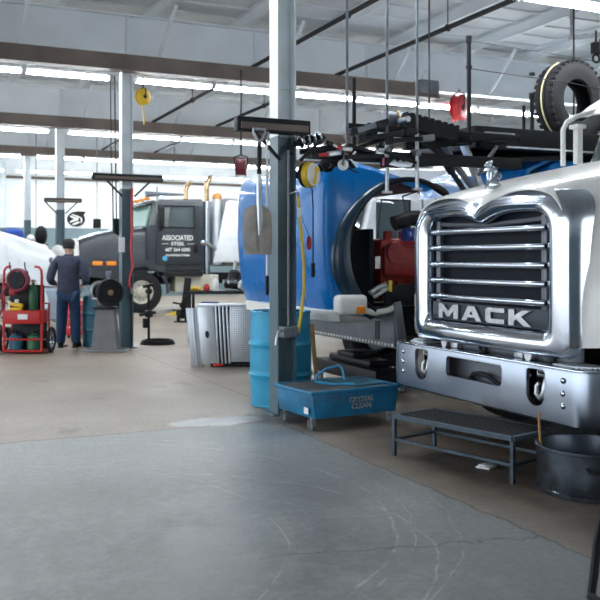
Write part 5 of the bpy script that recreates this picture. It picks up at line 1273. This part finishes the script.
def knuckle(px, py, s, lab, rz):
    a = at(px, py, Y=7.57)
    t = thing('steering_knuckle', lab, 'axle part', a, rz)
    part('body', MB().lathe([(.001,-.09),(.06,-.09),(.08,-.03),(.06,.03),(.075,.06),(.05,.10),(.001,.10)], (0,0,0), (.8,.3,.5), 18), M_dark, t)
    part('arm', MB().tube([(0,0,0),(.10,-.02,.06),(.18,-.04,.03),(.24,-.04,-.06)], [.035,.03,.026,.02], 10), M_black, t)
    part('spindle', MB().cyl((0,0,0), (-.15,.03,-.06), .035, .02, n=12).cyl((.0,-.07,-.03), (.0,.07,-.03), .03, n=10), M_mid, t)
    part('boot', MB().lathe([(.02,0),(.045,.015),(.03,.03),(.045,.045),(.03,.06),(.02,.07)], (-.06,.02,-.02), (-.8,-.1,-.5), 16), M_blackp, t)
knuckle(368, 132, 1, 'dark steering knuckle on the rack, nearest the tall black post', 0)
knuckle(384, 147, 1, 'dark steering knuckle hanging behind the middle rod', .9)
knuckle(402, 125, 1, 'dark steering knuckle on top of the rack beside the notched channel', 2.0)
knuckle(330, 163, 1, 'dark steering knuckle under the rack by the white caster', -.7)
a = at(395, 120, Y=7.6)
t = thing('air_can', 'grey brass-topped brake canister on the rack top', 'canister', a)
part('can', MB().cyl((a.x-.12,7.6,a.z), (a.x+.1,7.6,a.z+.01), .085, n=20), M_mid, t, t); part('clamp_band', MB().torus((a.x,7.6,a.z), (1,0,0), .09, .014, 24, 8), M_gold, t, t)
# notched channel
p0, p1 = at(404, 120, Y=7.40), at(456, 134, Y=7.40)
t = thing('notched_channel', 'black steel channel with a row of notches slanting over the rack', 'channel', (p0+p1)/2)
d = (p1-p0); L_ = d.length; d.normalize()
mb = MB().bar(p0, p1, .10, .16)
n_ = Vector((-d.z, 0, d.x))
mb = cut(mb, [MB().bar(p0 + d*(L_*(k+.35)/8) + n_*.078 + Vector((0,-.2,0)), p0 + d*(L_*(k+.35)/8) + n_*.078 + Vector((0,.2,0)), .035, .035) for k in range(8)])
part('channel', mb, M_black, t, t); part('end_pin', MB().cyl(p0 + Vector((0,-.08,0)), p0 + Vector((0,.08,0)), .03, n=12), M_steel, t, t)

# ---------------------------------------------------------------- overhead storage platform with the tyre
ov = thing('overhead_platform', 'black overhead storage platform with posts and guard wires carrying a tyre', 'platform', (7.2, 8.3, 2.86))
part('deck', MB().box(5.62, 9.6, 7.75, 9.05, 2.83, 2.88, .004), M_black, ov, ov)
part('edge_beam', MB().box(5.62, 9.6, 7.74, 7.80, 2.655, 2.89, .006).box(5.62, 9.6, 9.0, 9.06, 2.655, 2.89, .006).box(5.60, 5.66, 7.74, 9.06, 2.655, 2.89, .006), M_black, ov, ov)
part('name_plate', MB().box(5.72, 6.12, 7.72, 7.742, 2.76, 2.83, .004).box(5.74, 5.80, 7.715, 7.73, 2.77, 2.82, .004), M_mid, ov, ov)
part('pale_strip', MB().box(6.0, 8.6, 7.70, 7.73, 2.665, 2.685, .004), M_alu, ov, ov)
for (px, y1) in ((469, 38), (532, 95), (602, 40)):
    p = at(px, y1, Y=7.77)
    part('post', MB().cyl((p.x, 7.77, 2.75), (p.x, 7.77, p.z), .024, n=10).cyl((p.x, 7.77, p.z-.05), (p.x, 7.77, p.z+.02), .034, n=10).cyl((p.x, 7.77, 3.5), (p.x, 7.77, 3.53), .034, n=10), M_black, ov, ov)
part('post', MB().cyl((7.25, 8.98, 2.9), (7.25, 8.98, 3.42), .022, n=8), M_black, ov, ov)
a = at(469, 43, Y=7.77); b_ = at(469, 70, Y=7.77)
for z0_, z1, x1 in ((3.80, 3.70, 9.4), (3.50, 3.34, 9.4)):
    part('guard_wire', MB().tube([(5.56, 7.77, z0_), (7.0, 7.77, z0_-.04), (8.2, 7.77, z1), (x1, 7.77, z1)], .005, 5), M_black, ov, ov)
for x in (8.05, 9.5):
    for y in (7.9, 8.95): part('hanger_rod', MB().cyl((x, y, 2.9), (x, y, 5.45), .012, n=6), M_black, ov, ov)
part('hanger_rod', MB().cyl((5.8, 8.95, 2.9), (5.8, 8.95, 5.45), .010, n=6), M_black, ov, ov)
part('gas_strut', MB().cyl(at(431, 141, Y=7.70), at(452, 172, Y=7.70), .045, n=14).cyl(at(452, 172, Y=7.70), at(466, 193, Y=7.70), .028, n=12).ball(at(430, 140, Y=7.70), .06), M_dark, ov, ov)
part('gas_strut', MB().cyl(at(443, 146, Y=7.78), at(458, 168, Y=7.78), .04, n=14).cyl(at(458, 168, Y=7.78), at(474, 190, Y=7.78), .034, n=12), M_mid, ov, ov)
part('brace', MB().bar(at(463, 143, Y=7.74), at(483, 194, Y=7.74), .08, .06, bev=.008), M_alu, ov, ov)
part('brace', MB().bar(at(497, 146, Y=7.72), at(477, 176, Y=7.72), .045, .03, bev=.004), M_mid, ov, ov)
part('link_arm', MB().bar(at(404, 146, Y=7.62), at(470, 141, Y=7.62), .06, .09).bar(at(412, 165, Y=7.66), at(560, 158, Y=7.66), .03, .05), M_black, ov, ov)
# tyre standing in the wires
tc = Vector((7.52, 8.42, 3.39))
tt = thing('tyre', 'big worn black truck tyre standing on the overhead platform', 'tyre', (tc.x, tc.y, 2.885), 0)
ax = Vector((.12, -.98, .02)).normalized(); rad, w = .505, .15
prof = [(rad*.50, -w*.72), (rad*.53, -w*.9), (rad*.7, -w*1.02), (rad*.88, -w*1.0), (rad*.96, -w*.85), (rad, -w*.6), (rad, -w*.32), (rad*.965, -w*.30), (rad*.965, -w*.22), (rad, -w*.2), (rad, w*.2), (rad*.965, w*.22), (rad*.965, w*.30), (rad, w*.32), (rad, w*.6), (rad*.96, w*.85), (rad*.88, w), (rad*.7, w*1.02), (rad*.53, w*.9), (rad*.50, w*.72), (rad*.55, w*.55), (rad*.86, w*.5), (rad*.9, 0), (rad*.86, -w*.5), (rad*.55, -w*.55), (rad*.50, -w*.72)]
b = MB().lathe(prof, tc, ax, 48)
for k in range(36):
    a = 2*PI*k/36; u = ax.cross(Vector((0,0,1))).normalized(); v = ax.cross(u)
    e = u*math.cos(a) + v*math.sin(a)
    for s in (-1, 1): b.bar(tc + e*(rad-.012) + ax*s*w*.62, tc + e*(rad-.02) + ax*s*w*.98, .045, .03, up=e)
part('carcass', b, M_rubber, tt, tt)
part('chalk_stripe', MB().torus(tc - ax*w*.05, ax, rad+.002, .011, 36, 6, -1.2, 1.2), mat('yellow_chalk', (.62,.56,.33), .8), tt, tt, label='pale yellow stripe round the tread')

# ---------------------------------------------------------------- light
w = bpy.data.worlds.new('daylight'); scn.world = w; w.use_nodes = True
bg = w.node_tree.nodes['Background']; bg.inputs[0].default_value = (.86, .93, 1.0, 1); bg.inputs[1].default_value = 2.1
sl = bpy.data.lights.new('sun', 'SUN'); sl.energy = 4.0; sl.angle = R(1.5); sl.color = (1.0, .96, .9)
so = bpy.data.objects.new('sun', sl); COL.objects.link(so); so.location = (-30, 60, 60); so.rotation_euler = Vector((-.25, -.62, -.74)).to_track_quat('-Z', 'Y').to_euler()

# ---------------------------------------------------------------- camera
cam = bpy.data.cameras.new('camera'); co = bpy.data.objects.new('camera', cam); COL.objects.link(co)
co.location = (0, 0, CH); co.rotation_euler = (R(90), 0, -R(24.5))
cam.sensor_width = 36; cam.lens = 36*FP/600; cam.shift_y = -(300-HZ)/600
cam.dof.use_dof = True; cam.dof.focus_distance = 6.8; cam.dof.aperture_fstop = 3.2
scn.camera = co
scn.view_settings.view_transform = 'Standard'; scn.view_settings.look = 'None'
scn.view_settings.exposure = 0.66; scn.view_settings.gamma = 1.0; scn.view_settings.use_curve_mapping = False
